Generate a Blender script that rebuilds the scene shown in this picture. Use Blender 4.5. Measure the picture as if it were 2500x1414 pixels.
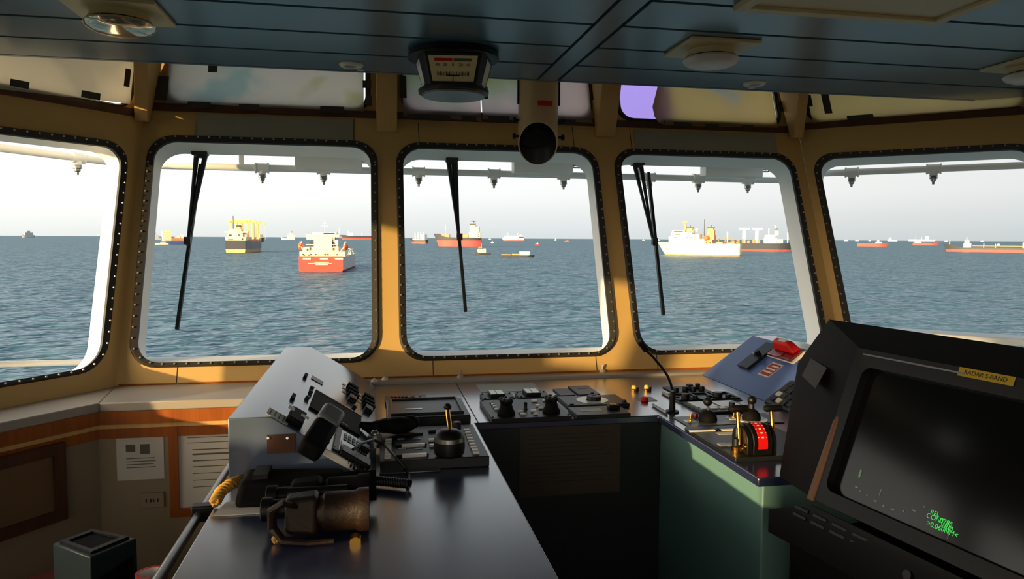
import bpy, bmesh, math, random
from mathutils import Vector as V, Matrix
random.seed(7)
SC = bpy.context.scene
for o in list(bpy.data.objects): bpy.data.objects.remove(o)
PI = math.pi; R = math.radians
# ---------------------------------------------------------------- camera
FPX, CX, CY = 1776., 1250., 707.
YAW, PITCH, ROLL = R(10.7), R(4.03), .0056
EYE = V((0, 0, 1.62))
FW = V((math.sin(YAW)*math.cos(PITCH), math.cos(YAW)*math.cos(PITCH), -math.sin(PITCH)))
RT0 = V((math.cos(YAW), -math.sin(YAW), 0)); UP0 = RT0.cross(FW)
RT = RT0*math.cos(ROLL)+UP0*math.sin(ROLL); UPV = RT.cross(FW)
cd = bpy.data.cameras.new('camera'); cam = bpy.data.objects.new('camera', cd); SC.collection.objects.link(cam)
cam.matrix_world = Matrix(((RT.x, UPV.x, -FW.x, EYE.x), (RT.y, UPV.y, -FW.y, EYE.y), (RT.z, UPV.z, -FW.z, EYE.z), (0, 0, 0, 1)))
cd.sensor_fit = 'HORIZONTAL'; cd.sensor_width = 36; cd.lens = FPX/2500*36; cd.clip_start = .02; cd.clip_end = 200000
SC.camera = cam
def ray(x, y): return FW+RT*((x-CX)/FPX)-UPV*((y-CY)/FPX)
def Z(x, y, z): d = ray(x, y); return EYE+d*((z-EYE.z)/d.z)            # point on the level z
def PL(x, y, p, n): d = ray(x, y); return EYE+d*((V(p)-EYE).dot(n)/d.dot(n))  # point on a plane
def PY(x, y, yy): return PL(x, y, (0, yy, 0), V((0, 1, 0)))
def PX(x, y, xx): return PL(x, y, (xx, 0, 0), V((1, 0, 0)))
# ---------------------------------------------------------------- light and exposure
vs = SC.view_settings; vs.view_transform = 'Standard'; vs.look = 'None'; vs.gamma = 1; vs.use_curve_mapping = False; vs.exposure = 0
W = bpy.data.worlds.new('sky'); SC.world = W; W.use_nodes = True
nt = W.node_tree; nt.nodes.clear()
def nd(t, typ, **k):
    n = t.nodes.new(typ)
    for a, b in k.items(): setattr(n, a, b)
    return n
wo = nd(nt, 'ShaderNodeOutputWorld'); wb = nd(nt, 'ShaderNodeBackground'); tc = nd(nt, 'ShaderNodeTexCoord')
sx = nd(nt, 'ShaderNodeSeparateXYZ'); nt.links.new(tc.outputs['Generated'], sx.inputs[0])
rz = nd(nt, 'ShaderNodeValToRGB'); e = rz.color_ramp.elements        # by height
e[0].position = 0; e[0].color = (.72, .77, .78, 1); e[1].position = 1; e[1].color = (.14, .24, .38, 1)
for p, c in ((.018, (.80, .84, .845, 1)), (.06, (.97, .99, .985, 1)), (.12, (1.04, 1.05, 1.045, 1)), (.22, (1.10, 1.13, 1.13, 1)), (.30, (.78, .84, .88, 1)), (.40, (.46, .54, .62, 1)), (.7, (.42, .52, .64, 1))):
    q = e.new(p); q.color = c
rx = nd(nt, 'ShaderNodeValToRGB'); e = rx.color_ramp.elements        # brighter towards the low sun on the left
e[0].position = .0; e[0].color = (1.45, 1.36, 1.25, 1); e[1].position = 1; e[1].color = (.74, .76, .78, 1)
for p, c in ((.42, (1.14, 1.12, 1.08, 1)), (.56, (1.03, 1.03, 1.02, 1)), (.68, (.99, .99, .985, 1)), (.8, (.90, .90, .89, 1))):
    q = e.new(p); q.color = c
ma = nd(nt, 'ShaderNodeMath', operation='MULTIPLY_ADD'); ma.inputs[1].default_value = .5; ma.inputs[2].default_value = .5
nt.links.new(sx.outputs['X'], ma.inputs[0]); nt.links.new(ma.outputs[0], rx.inputs[0]); nt.links.new(sx.outputs['Z'], rz.inputs[0])
mx = nd(nt, 'ShaderNodeMix', data_type='RGBA', blend_type='MULTIPLY'); mx.inputs[0].default_value = 1
nt.links.new(rz.outputs[0], mx.inputs[6]); nt.links.new(rx.outputs[0], mx.inputs[7])
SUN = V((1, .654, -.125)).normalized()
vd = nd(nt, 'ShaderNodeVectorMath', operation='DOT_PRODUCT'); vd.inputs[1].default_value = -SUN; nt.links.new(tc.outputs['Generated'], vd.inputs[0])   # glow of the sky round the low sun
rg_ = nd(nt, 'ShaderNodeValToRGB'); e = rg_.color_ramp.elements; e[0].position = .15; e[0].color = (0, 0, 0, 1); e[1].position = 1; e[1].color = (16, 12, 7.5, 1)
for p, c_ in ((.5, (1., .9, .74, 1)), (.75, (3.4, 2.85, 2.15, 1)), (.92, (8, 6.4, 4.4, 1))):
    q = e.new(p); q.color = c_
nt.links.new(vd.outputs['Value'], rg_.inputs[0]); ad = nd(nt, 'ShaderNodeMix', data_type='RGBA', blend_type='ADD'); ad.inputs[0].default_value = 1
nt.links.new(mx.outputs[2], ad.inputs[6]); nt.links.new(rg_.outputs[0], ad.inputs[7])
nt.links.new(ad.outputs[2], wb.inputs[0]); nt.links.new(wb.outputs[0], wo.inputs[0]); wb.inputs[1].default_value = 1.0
sl = bpy.data.lights.new('sun', 'SUN'); so = bpy.data.objects.new('sun', sl); SC.collection.objects.link(so)
sl.energy = 7.0; sl.color = (1, .70, .32); sl.angle = R(.8); so.rotation_euler = SUN.to_track_quat('-Z', 'Y').to_euler()
so.location = (-40, -26, 10)
# ---------------------------------------------------------------- materials
def c(r, g, b):
    f = lambda u: (u/255/12.92 if u/255 <= .04045 else ((u/255+.055)/1.055)**2.4)
    return (f(r), f(g), f(b), 1)
MATS = {}
def mat(name, col, rough=.5, metal=0, spec=.5, var=.08, scale=9, bump=0, bscale=60, emit=0, coat=0, ior=0, crough=.1):
    m = bpy.data.materials.new(name); m.use_nodes = True; t = m.node_tree; b = t.nodes['Principled BSDF']
    b.inputs['Roughness'].default_value = rough; b.inputs['Metallic'].default_value = metal; b.inputs['Specular IOR Level'].default_value = spec
    if ior: b.inputs['IOR'].default_value = ior; b.inputs['Coat IOR'].default_value = ior
    if coat: b.inputs['Coat Weight'].default_value = coat; b.inputs['Coat Roughness'].default_value = crough
    tcn = nd(t, 'ShaderNodeTexCoord')
    if var:
        n = nd(t, 'ShaderNodeTexNoise'); n.inputs['Scale'].default_value = scale; n.inputs['Detail'].default_value = 4
        r = nd(t, 'ShaderNodeMix', data_type='RGBA'); t.links.new(tcn.outputs['Object'], n.inputs['Vector'])
        r.inputs[6].default_value = [x*(1-var) for x in col[:3]]+[1]; r.inputs[7].default_value = [min(1, x*(1+var)) for x in col[:3]]+[1]
        t.links.new(n.outputs['Fac'], r.inputs[0]); t.links.new(r.outputs[2], b.inputs['Base Color'])
    else: b.inputs['Base Color'].default_value = col
    if bump:
        n2 = nd(t, 'ShaderNodeTexNoise'); n2.inputs['Scale'].default_value = bscale; bp = nd(t, 'ShaderNodeBump'); bp.inputs['Strength'].default_value = bump; bp.inputs['Distance'].default_value = .002
        t.links.new(tcn.outputs['Object'], n2.inputs['Vector']); t.links.new(n2.outputs['Fac'], bp.inputs['Height']); t.links.new(bp.outputs[0], b.inputs['Normal'])
    if emit: b.inputs['Emission Color'].default_value = col; b.inputs['Emission Strength'].default_value = emit
    MATS[name] = m; return m
def wood(name, c0, c1, rough=.4, scale=3, stretch=(14, 1, 1)):
    m = bpy.data.materials.new(name); m.use_nodes = True; t = m.node_tree; b = t.nodes['Principled BSDF']; b.inputs['Roughness'].default_value = rough
    tcn = nd(t, 'ShaderNodeTexCoord'); mp = nd(t, 'ShaderNodeMapping'); mp.inputs['Scale'].default_value = stretch
    n = nd(t, 'ShaderNodeTexNoise'); n.inputs['Scale'].default_value = scale; n.inputs['Detail'].default_value = 6; n.inputs['Distortion'].default_value = .6
    r = nd(t, 'ShaderNodeValToRGB'); r.color_ramp.elements[0].color = c0; r.color_ramp.elements[1].color = c1; r.color_ramp.elements[0].position = .35; r.color_ramp.elements[1].position = .65
    t.links.new(tcn.outputs['Object'], mp.inputs[0]); t.links.new(mp.outputs[0], n.inputs['Vector']); t.links.new(n.outputs['Fac'], r.inputs[0]); t.links.new(r.outputs[0], b.inputs['Base Color'])
    MATS[name] = m; return m
def glass(name, tint, gl=.04):
    m = bpy.data.materials.new(name); m.use_nodes = True; t = m.node_tree; t.nodes.clear()
    o = nd(t, 'ShaderNodeOutputMaterial'); tr = nd(t, 'ShaderNodeBsdfTransparent'); g = nd(t, 'ShaderNodeBsdfGlossy'); mxs = nd(t, 'ShaderNodeMixShader')
    tr.inputs[0].default_value = tint; g.inputs['Roughness'].default_value = .02; mxs.inputs[0].default_value = gl
    t.links.new(tr.outputs[0], mxs.inputs[1]); t.links.new(g.outputs[0], mxs.inputs[2]); t.links.new(mxs.outputs[0], o.inputs[0]); MATS[name] = m; return m
def chart(name, cols, scale=3, seed=0, tlu=.75):
    m = bpy.data.materials.new(name); m.use_nodes = True; t = m.node_tree; t.nodes.clear()
    o = nd(t, 'ShaderNodeOutputMaterial'); d = nd(t, 'ShaderNodeBsdfDiffuse'); tl = nd(t, 'ShaderNodeBsdfTranslucent'); mxs = nd(t, 'ShaderNodeMixShader'); mxs.inputs[0].default_value = tlu
    tcn = nd(t, 'ShaderNodeTexCoord'); mp = nd(t, 'ShaderNodeMapping'); mp.inputs['Location'].default_value = (seed*3.1, seed*1.7, seed)
    n = nd(t, 'ShaderNodeTexNoise'); n.inputs['Scale'].default_value = scale; n.inputs['Detail'].default_value = 2.5; r = nd(t, 'ShaderNodeValToRGB')
    e = r.color_ramp.elements; e[0].position = .36; e[0].color = cols[0]; e[1].position = .62; e[1].color = cols[-1]
    for i, cc in enumerate(cols[1:-1]): q = e.new(.44+.12*i); q.color = cc
    t.links.new(tcn.outputs['Object'], mp.inputs[0]); t.links.new(mp.outputs[0], n.inputs['Vector']); t.links.new(n.outputs['Fac'], r.inputs[0])
    t.links.new(r.outputs[0], d.inputs[0]); t.links.new(r.outputs[0], tl.inputs[0]); t.links.new(d.outputs[0], mxs.inputs[1]); t.links.new(tl.outputs[0], mxs.inputs[2]); t.links.new(mxs.outputs[0], o.inputs[0])
    MATS[name] = m; return m
mat('cream', c(196, 160, 96), .55, var=.05); mat('panel_grey', c(150, 145, 128), .55); mat('white_paint', c(240, 240, 236), .5, var=.04, bump=.2)
mat('ceiling_teal', c(72, 104, 122), .28, spec=1.0, ior=1.7, var=.06, bump=.15, bscale=25); mat('groove', c(14, 18, 22), .8); mat('rubber', c(38, 36, 33), .6, var=.15); mat('bolt', c(190, 180, 160), .35, .8)
mat('ledge_grey', c(168, 160, 150), .42, var=.06); wood('trim_wood', c(146, 76, 22), c(170, 92, 30)); wood('light_wood', c(214, 168, 98), c(226, 184, 116)); wood('dark_wood', c(74, 44, 26), c(92, 56, 34), .5)
mat('lower_wall', c(158, 142, 116), .6, var=.05); mat('floor_vinyl', c(40, 46, 44), .6); mat('laminate', c(38, 48, 82), .3, spec=.5, var=.06, bump=.04, bscale=200, coat=1, ior=1.75, crough=.2)
mat('laminate_edge', c(20, 24, 34), .35); mat('cabinet_green', c(98, 138, 138), .45, var=.05); mat('cabinet_shaded', c(16, 27, 30), .5); mat('box_grey', c(84, 98, 122), .22, var=.04, spec=.9); mat('box_dark', c(60, 68, 82), .5)  # middle cabinet shares the green paint; footwell shade is put into its colour
mat('blue_panel', c(66, 90, 148), .3, var=.05); mat('black', c(12, 12, 13), .45, var=.2, spec=.3); mat('black_matte', c(10, 10, 11), .75, var=.2, spec=.15); mat('post_lit_brown', c(100, 62, 26), .5); mat('panel_black', c(26, 28, 30), .42, spec=.35, var=.1, bump=.2, bscale=300)
mat('plastic_grey', c(112, 116, 120), .4); mat('button_white', c(222, 220, 212), .28, spec=.8); mat('clear_sheet', c(160, 178, 186), .25, spec=.8); mat('paper', c(222, 218, 208), .7, var=.03); mat('ink', c(40, 38, 36), .7); mat('print_grey', c(104, 98, 88), .7); mat('ink_red', c(170, 40, 30), .6)
mat('red', c(205, 20, 18), .5, spec=.25); mat('red_dark', c(120, 16, 18), .3, coat=.4); mat('brass', c(214, 160, 70), .22, 1); mat('chrome', c(220, 215, 205), .15, 1); mat('steel', c(150, 150, 148), .3, .9)
mat('tube_tan', c(190, 162, 116), .4, var=.06); mat('tube_in', c(10, 11, 11), .5); mat('dial', c(226, 206, 150), .45, var=.03); mat('dial_white', c(222, 228, 216), .28, spec=.8); mat('dial_green', c(70, 96, 50), .5)
mat('fixture_white', c(200, 198, 188), .35, var=.03); mat('fixture_cream', c(196, 184, 140), .45); mat('polished', c(226, 214, 188), .12, .75, var=.02); mat('leather', c(34, 21, 14), .5, spec=.3, var=.2, bump=.6, bscale=120); mat('rope', c(200, 150, 64), .6, var=.15)
mat('screen', c(10, 11, 11), .12, spec=.25, var=.1); mat('green_glow', c(60, 220, 90), .5, emit=.55, var=0); mat('green_dim', c(110, 150, 120), .5, emit=.06, var=0); mat('yellow_label', c(160, 136, 32), .6, spec=.2); mat('lamp_amber', c(240, 180, 70), .3, emit=.35, var=0)
mat('tape', c(62, 56, 46), .55); mat('teal_case', c(36, 52, 54), .4); mat('maroon', c(92, 42, 36), .55); mat('board_tan', c(124, 96, 64), .55); mat('sepia', c(58, 48, 40), .7); mat('sticker', c(40, 37, 33), .7); mat('coil', c(16, 16, 17), .4); mat('beam', c(188, 152, 92), .5)
glass('pane', (.997, .998, .997, 1), .008); glass('pane_violet', (.64, .55, .90, 1), .02)
chart('chart_pale', [c(176, 172, 158), c(190, 184, 168), c(198, 192, 178)], 2.2, 1); chart('chart_coast', [c(150, 170, 166), c(196, 190, 178), c(200, 192, 178), c(168, 166, 120)], 3.2, 2)
chart('chart_left', [c(160, 158, 146), c(178, 174, 158), c(186, 182, 166)], 2.2, 4, .28)
chart('chart_lilac', [c(140, 150, 96), c(160, 168, 150), c(198, 180, 182), c(206, 184, 184)], 2.6, 3); chart('chart_tan', [c(150, 165, 165), c(196, 172, 120), c(206, 180, 118)], 2.1, 5)
def sea():
    m = bpy.data.materials.new('sea_water'); m.use_nodes = True; t = m.node_tree; t.nodes.clear()
    o = nd(t, 'ShaderNodeOutputMaterial'); d = nd(t, 'ShaderNodeBsdfDiffuse'); g = nd(t, 'ShaderNodeBsdfGlossy'); mxs = nd(t, 'ShaderNodeMixShader')
    d.inputs[0].default_value = (.045, .098, .132, 1); g.inputs[0].default_value = (.50, .59, .66, 1); g.inputs['Roughness'].default_value = .3; fr = nd(t, 'ShaderNodeFresnel'); fr.inputs['IOR'].default_value = 1.33; fm_ = nd(t, 'ShaderNodeMath', operation='MULTIPLY'); fm_.inputs[1].default_value = .72; t.links.new(fr.outputs[0], fm_.inputs[0]); t.links.new(fm_.outputs[0], mxs.inputs[0])
    tcn = nd(t, 'ShaderNodeTexCoord'); h = None
    for sc, st, rot, am in ((.045, (1, 1.2, 1), .35, 3.2), (.15, (1, 1.25, 1), -.3, 2.0), (.42, (1, 1.15, 1), .2, .62)):
        mp = nd(t, 'ShaderNodeMapping'); mp.inputs['Scale'].default_value = st; mp.inputs['Rotation'].default_value = (0, 0, rot)
        n = nd(t, 'ShaderNodeTexNoise'); n.inputs['Scale'].default_value = sc; n.inputs['Detail'].default_value = 1.2; n.inputs['Distortion'].default_value = .5
        t.links.new(tcn.outputs['Object'], mp.inputs[0]); t.links.new(mp.outputs[0], n.inputs['Vector'])
        mu = nd(t, 'ShaderNodeMath', operation='MULTIPLY'); t.links.new(n.outputs['Fac'], mu.inputs[0]); mu.inputs[1].default_value = am
        if h is None: h = mu
        else:
            ad = nd(t, 'ShaderNodeMath', operation='ADD'); t.links.new(h.outputs[0], ad.inputs[0]); t.links.new(mu.outputs[0], ad.inputs[1]); h = ad
    bp = nd(t, 'ShaderNodeBump'); bp.inputs['Strength'].default_value = 1; bp.inputs['Distance'].default_value = 1.25
    t.links.new(h.outputs[0], bp.inputs['Height']); t.links.new(bp.outputs[0], fr.inputs['Normal']); t.links.new(bp.outputs[0], d.inputs['Normal']); t.links.new(bp.outputs[0], g.inputs['Normal'])
    t.links.new(d.outputs[0], mxs.inputs[1]); t.links.new(g.outputs[0], mxs.inputs[2]); t.links.new(mxs.outputs[0], o.inputs[0]); MATS['sea_water'] = m
sea()
# ---------------------------------------------------------------- mesh builder
class MB:
    def __init__(s, T=None): s.v = []; s.f = []; s.m = []; s.T = T; s.k = 0
    def add(s, vs, fs):
        b = len(s.v)
        for p in vs: s.v.append((s.T @ V(p)) if s.T else V(p))
        for q in fs: s.f.append([b+i for i in q]); s.m.append(s.k)
        return s
    def mt(s, k): s.k = k; return s
    def hexa(s, a, b): # two quads, same winding
        return s.add(list(a)+list(b), [(3, 2, 1, 0), (4, 5, 6, 7), (0, 1, 5, 4), (1, 2, 6, 5), (2, 3, 7, 6), (3, 0, 4, 7)])
    def box(s, c0, sz, R3=None):
        c0 = V(c0); h = V(sz)/2; pts = [V((x*h.x, y*h.y, z*h.z)) for z in (-1, 1) for x, y in ((-1, -1), (1, -1), (1, 1), (-1, 1))]
        if R3: pts = [R3 @ p for p in pts]
        return s.hexa([c0+p for p in pts[:4]], [c0+p for p in pts[4:]])
    def bb(s, a, b): a, b = V(a), V(b); return s.box((a+b)/2, [abs(q) for q in (b-a)])
    def prism(s, pts, vec):
        n = len(pts); pts = [V(p) for p in pts]; vec = V(vec)
        return s.add(pts+[p+vec for p in pts], [tuple(range(n))[::-1], tuple(range(n, 2*n))]+[(i, (i+1) % n, n+(i+1) % n, n+i) for i in range(n)])
    def cyl(s, a, b, r0, r1=None, n=16, cap=True):
        a, b = V(a), V(b); r1 = r0 if r1 is None else r1; d = (b-a).normalized(); u = d.orthogonal().normalized(); w = d.cross(u)
        ring = lambda p, r: [p+(u*math.cos(2*PI*i/n)+w*math.sin(2*PI*i/n))*r for i in range(n)]
        fs = [(i, (i+1) % n, n+(i+1) % n, n+i) for i in range(n)]
        if cap: fs += [tuple(range(n))[::-1], tuple(range(n, 2*n))]
        return s.add(ring(a, r0)+ring(b, r1), fs)
    def lathe(s, base, prof, n=24, ax=(0, 0, 1), cap=True):
        base = V(base); d = V(ax).normalized(); u = d.orthogonal().normalized(); w = d.cross(u); vs = []; fs = []
        for r, h in prof: vs += [base+d*h+(u*math.cos(2*PI*i/n)+w*math.sin(2*PI*i/n))*r for i in range(n)]
        for k in range(len(prof)-1): fs += [(k*n+i, k*n+(i+1) % n, (k+1)*n+(i+1) % n, (k+1)*n+i) for i in range(n)]
        if cap: fs += [tuple(range(n))[::-1], tuple(range((len(prof)-1)*n, len(prof)*n))]
        return s.add(vs, fs)
    def tube(s, pts, r, n=8, rr=None):
        pts = [V(p) for p in pts]; vs = []; fs = []; prev = None
        for k, p in enumerate(pts):
            d = (pts[min(k+1, len(pts)-1)]-pts[max(k-1, 0)]).normalized()
            u = (prev-d*prev.dot(d)).normalized() if prev else d.orthogonal().normalized(); prev = u; w = d.cross(u); q = rr[k] if rr else r
            vs += [p+(u*math.cos(2*PI*i/n)+w*math.sin(2*PI*i/n))*q for i in range(n)]
        for k in range(len(pts)-1): fs += [(k*n+i, k*n+(i+1) % n, (k+1)*n+(i+1) % n, (k+1)*n+i) for i in range(n)]
        fs += [tuple(range(n))[::-1], tuple(range((len(pts)-1)*n, len(pts)*n))]
        return s.add(vs, fs)
    def ball(s, c0, r, n=16, sc=(1, 1, 1)):
        c0 = V(c0); vs = []; m = n//2
        for j in range(1, m):
            for i in range(n): t, p = PI*j/m, 2*PI*i/n; vs.append(c0+V((math.sin(t)*math.cos(p)*r*sc[0], math.sin(t)*math.sin(p)*r*sc[1], math.cos(t)*r*sc[2])))
        vs += [c0+V((0, 0, r*sc[2])), c0-V((0, 0, r*sc[2]))]; fs = []
        for j in range(m-2): fs += [(j*n+i, (j+1)*n+i, (j+1)*n+(i+1) % n, j*n+(i+1) % n) for i in range(n)]
        a = (m-1)*n; fs += [(a, i, (i+1) % n) for i in range(n)]+[(a+1, (m-2)*n+(i+1) % n, (m-2)*n+i) for i in range(n)]
        return s.add(vs, fs)
    def loops(s, A, B): n = len(A); return s.add(list(A)+list(B), [(i, (i+1) % n, n+(i+1) % n, n+i) for i in range(n)])
    def build(s, name, mats, parent=None, bevel=0, seg=2, loc=None):
        if isinstance(mats, str): mats = [mats]
        if parent is not None: off = WL[parent.name]
        else: off = V(loc) if loc is not None else sum(s.v, V())/max(1, len(s.v))
        me = bpy.data.meshes.new(name); me.from_pydata([p-off for p in s.v], [], s.f)
        for q in mats: me.materials.append(MATS[q])
        me.polygons.foreach_set('material_index', s.m)
        bm = bmesh.new(); bm.from_mesh(me); bmesh.ops.recalc_face_normals(bm, faces=bm.faces); bm.to_mesh(me); bm.free()
        me.polygons.foreach_set('use_smooth', [True]*len(me.polygons)); me.set_sharp_from_angle(angle=R(35))
        o = bpy.data.objects.new(name, me); SC.collection.objects.link(o)
        if parent is not None: o.parent = parent; WL[o.name] = off
        else: o.location = off; WL[o.name] = off
        if bevel:
            b = o.modifiers.new('bevel', 'BEVEL'); b.width = bevel; b.segments = seg; b.limit_method = 'ANGLE'; b.angle_limit = R(40)
        return o
WL = {}
def tag(o, label=None, cat=None, group=None, kind=None):
    if label: o['label'] = label
    if cat: o['category'] = cat
    if group: o['group'] = group
    if kind: o['kind'] = kind
    return o
def thing(name, label, cat, loc, group=None):
    o = bpy.data.objects.new(name, None); SC.collection.objects.link(o); o.location = loc; o.empty_display_size = .05; WL[o.name] = V(loc)
    return tag(o, label, cat, group)
def copy_tree(o, d, label=None):
    r = o.copy(); SC.collection.objects.link(r); r.location = V(o.location)+V(d); WL[r.name] = r.location.copy()
    for ch in o.children:
        q = ch.copy(); SC.collection.objects.link(q); q.parent = r
        for g in ch.children: h = g.copy(); SC.collection.objects.link(h); h.parent = q
    if label: r['label'] = label
    return r
def frame(o, x, y, z): return Matrix(((x[0], y[0], z[0], o[0]), (x[1], y[1], z[1], o[1]), (x[2], y[2], z[2], o[2]), (0, 0, 0, 1)))
def text(name, s, size, M, matn, parent=None, depth=.0004, align='CENTER'):
    cu = bpy.data.curves.new('t', 'FONT'); cu.body = s; cu.size = size; cu.extrude = depth; cu.align_x = align; cu.align_y = 'CENTER'
    ob = bpy.data.objects.new('t', cu); SC.collection.objects.link(ob); dg = bpy.context.evaluated_depsgraph_get(); me = bpy.data.meshes.new_from_object(ob.evaluated_get(dg))
    bpy.data.objects.remove(ob); off = WL[parent.name] if parent else V()
    me.transform(Matrix.Translation(-off) @ M); me.materials.clear(); me.materials.append(MATS[matn]); o = bpy.data.objects.new(name, me); SC.collection.objects.link(o)
    if parent: o.parent = parent
    WL[o.name] = off
    return o
def rrect(a0, b0, a1, b1, r, n=7):
    pts = []
    for cx_, cy_, st in ((a1-r, b1-r, 0), (a0+r, b1-r, 90), (a0+r, b0+r, 180), (a1-r, b0+r, 270)):
        for i in range(n+1): t = R(st+90*i/n); pts.append((cx_+r*math.cos(t), cy_+r*math.sin(t)))
    return pts
# ================================================================ THE WHEELHOUSE
class Fr:   # a (possibly sheared) wall frame: s along the wall, t up the wall, n outward
    def __init__(s, o, u, v): s.o, s.u, s.v = V(o), V(u).normalized(), V(v).normalized(); s.n = s.u.cross(s.v).normalized()
    def P(s, a, b, n=0): return s.o+s.u*a+s.v*b+s.n*n
    def px(s, x, y, n=0):
        p = PL(x, y, s.o+s.n*n, s.n)-s.o-s.n*n; uu, uv, vv = 1, s.u.dot(s.v), 1; pu, pv = p.dot(s.u), p.dot(s.v); D = uu*vv-uv*uv
        return ((pu*vv-pv*uv)/D, (pv*uu-pu*uv)/D)
TL = R(21)
CLB, CLT = V((-.92, 2.81, 1.08)), V((-.915, 3.186, 2.06)); CRB, CRT = V((2.0, 2.81, 1.08)), V((2.0, 3.186, 2.06))
FF = Fr((0, 2.81, 1.08), (1, 0, 0), (0, math.sin(TL), math.cos(TL))); FF.n = -FF.n if FF.n.y < 0 else FF.n
FL = Fr(CLB, (-math.cos(R(53)), -math.sin(R(53)), 0), CLT-CLB); FL.n = -FL.n if FL.n.x > 0 else FL.n
FR = Fr(CRB, (math.cos(R(42)), -math.sin(R(42)), 0), CRT-CRB); FR.n = -FR.n if FR.n.x < 0 else FR.n
def zt(F, z): return (z-1.08)/F.v.z
def wall(name, F, outline, holes, mats, th=.12, n0=0):
    bm = bmesh.new(); ed = []
    for lp in [outline]+holes:
        vs_ = [bm.verts.new((p[0], p[1], 0)) for p in lp]; ed += [bm.edges.new((vs_[i], vs_[(i+1) % len(vs_)])) for i in range(len(vs_))]
    bmesh.ops.triangle_fill(bm, use_beauty=True, use_dissolve=False, edges=ed)
    bm.verts.index_update(); vv = [(v.co.x, v.co.y) for v in bm.verts]; ff = [[v.index for v in f.verts] for f in bm.faces]; bm.free()
    m = MB(); m.add([F.P(a, b, n0) for a, b in vv], ff); m.k = 1; m.add([F.P(a, b, n0+th) for a, b in vv], [q[::-1] for q in ff])
    for lp in [outline]+holes: m.loops([F.P(a, b, n0) for a, b in lp], [F.P(a, b, n0+th) for a, b in lp])
    return tag(m.build(name, mats), kind='structure')
GW = .029
def window(no, F, a0, b0, a1, b1, r, tint='pane', bolts=True, frame_mat='rubber', lo=0):
    """rubber gasket, bolts and pane of one window"""
    root = thing('window_%d' % no, None, None, F.P((a0+a1)/2, b0)); root['kind'] = 'structure'
    A = rrect(a0, b0, a1, b1, r); B = rrect(a0+GW, b0+GW*.62, a1-GW, b1-GW, max(.02, r-GW*.6)); g = MB()
    A2 = rrect(a0+.006, b0+.006, a1-.006, b1-.006, r)
    L = [[F.P(x, y, n) for x, y in lp] for lp, n in ((A, -.0005), (A2, -.012), (B, -.007), (B, .006))]
    for i in range(3): g.loops(L[i], L[i+1])
    g.build('gasket', frame_mat, root)
    m = MB(); pc = F.P((a0+a1)/2, (b0+b1)/2); A3 = rrect(a0+GW-.004, b0+GW*.62-.004, a1-GW+.004, b1-GW+.004, max(.02, r-GW*.6))
    m.loops([F.P(x, y, .016) for x, y in A3], [F.P(x, y, .022) for x, y in A3]); n = len(A3); m.f.append(list(range(n))); m.f.append(list(range(n, 2*n))); m.m += [0, 0]
    m.build('glass_pane', tint, root)
    if bolts:
        m = MB(); per = []; q = GW*.38; C = rrect(a0+q, b0+q, a1-q, b1-q, r-q*.5, 3)
        step = .042; acc = 0
        for i in range(len(C)):
            p, p2 = V(C[i]), V(C[(i+1) % len(C)]); d = (p2-p).length
            while acc < d: per.append(p+(p2-p)*(acc/d)); acc += step
            acc -= d
        for p in per: o = F.P(p.x, p.y, -.012); m.cyl(o, o-F.n*.003, .0042, .003, 7)
        m.build('bolts', 'bolt', root)['kind'] = 'stuff'
    return root
tb, tt, tu0, tu1, ttop = zt(FF, 1.139), zt(FF, 2.028), zt(FF, 2.158), zt(FF, 2.50), zt(FF, 2.62)
def hole(a0, b0, a1, b1, r, g=GW*.75): return rrect(a0+g, b0+g*.62, a1-g, b1-g, max(.02, r-g*.6))
WF = [(-.888, .016), (.092, .984), (1.056, 1.950)]; UF = [(-.835, -.012), (.118, .98), (1.095, 1.925)]
wall('wall_front', FF, [(-.92, -.05), (2.0, -.05), (2.0, ttop), (-.92, ttop)], [hole(a, tb, b, tt, .1) for a, b in WF]+[hole(a, tu0, b, tu1, .07, .02) for a, b in UF], ['cream', 'white_paint'])
lb, ltp, lu0, lu1, ltop = [zt(FL, z) for z in (1.142, 1.985, 2.12, 2.48, 2.62)]
WLE = 2.42; WLs = [(.045, .985), (1.05, 2.34)]; ULs = [(.05, .97)]; lw2 = zt(FL, .90)
wall('wall_left', FL, [(0, -.05), (.97, -.05), (.97, -1.14), (WLE, -1.14), (WLE, ltop), (0, ltop)], [hole(WLs[0][0], lb, WLs[0][1], ltp, .1), hole(WLs[1][0], lw2, WLs[1][1], ltp, .1)]+[hole(a, lu0, b, lu1, .07, .02) for a, b in ULs], ['cream', 'white_paint'], .09)
rb, rtp, ru0, ru1, rtop = [zt(FR, z) for z in (1.15, 2.025, 2.17, 2.50, 2.62)]
WRs = [(.035, .92), (1.02, 1.9)]; URs = [(.05, .92), (1.02, 1.9)]
wall('wall_right', FR, [(0, -.05), (2.0, -.05), (2.0, rtop), (0, rtop)], [hole(a, rb, b, rtp, .1) for a, b in WRs]+[hole(a, ru0, b, ru1, .07, .02) for a, b in URs], ['cream', 'white_paint'])
window(1, FL, *(WLs[0][0], lb, WLs[0][1], ltp), .1); window(2, FL, *(WLs[1][0], lw2, WLs[1][1], ltp), .1)
for i, (a, b) in enumerate(WF): window(3+i, FF, a, tb, b, tt, .1)
window(6, FR, WRs[0][0], rb, WRs[0][1], rtp, .1); window(7, FR, WRs[1][0], rb, WRs[1][1], rtp, .1)
GW = .022
for i, (a, b) in enumerate(UF): window(8+i, FF, a, tu0, b, tu1, .07, 'pane', False)
r_ = [o for o in bpy.data.objects if o.name == 'window_10'][0]; m = MB(); m.prism([FF.P(x, y, .011) for x, y in rrect(UF[2][0]+.01, tu0+.01, UF[2][0]+.27, tu1-.01, .06)], FF.n*.002); m.build('violet_film', 'pane_violet', r_)
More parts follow.
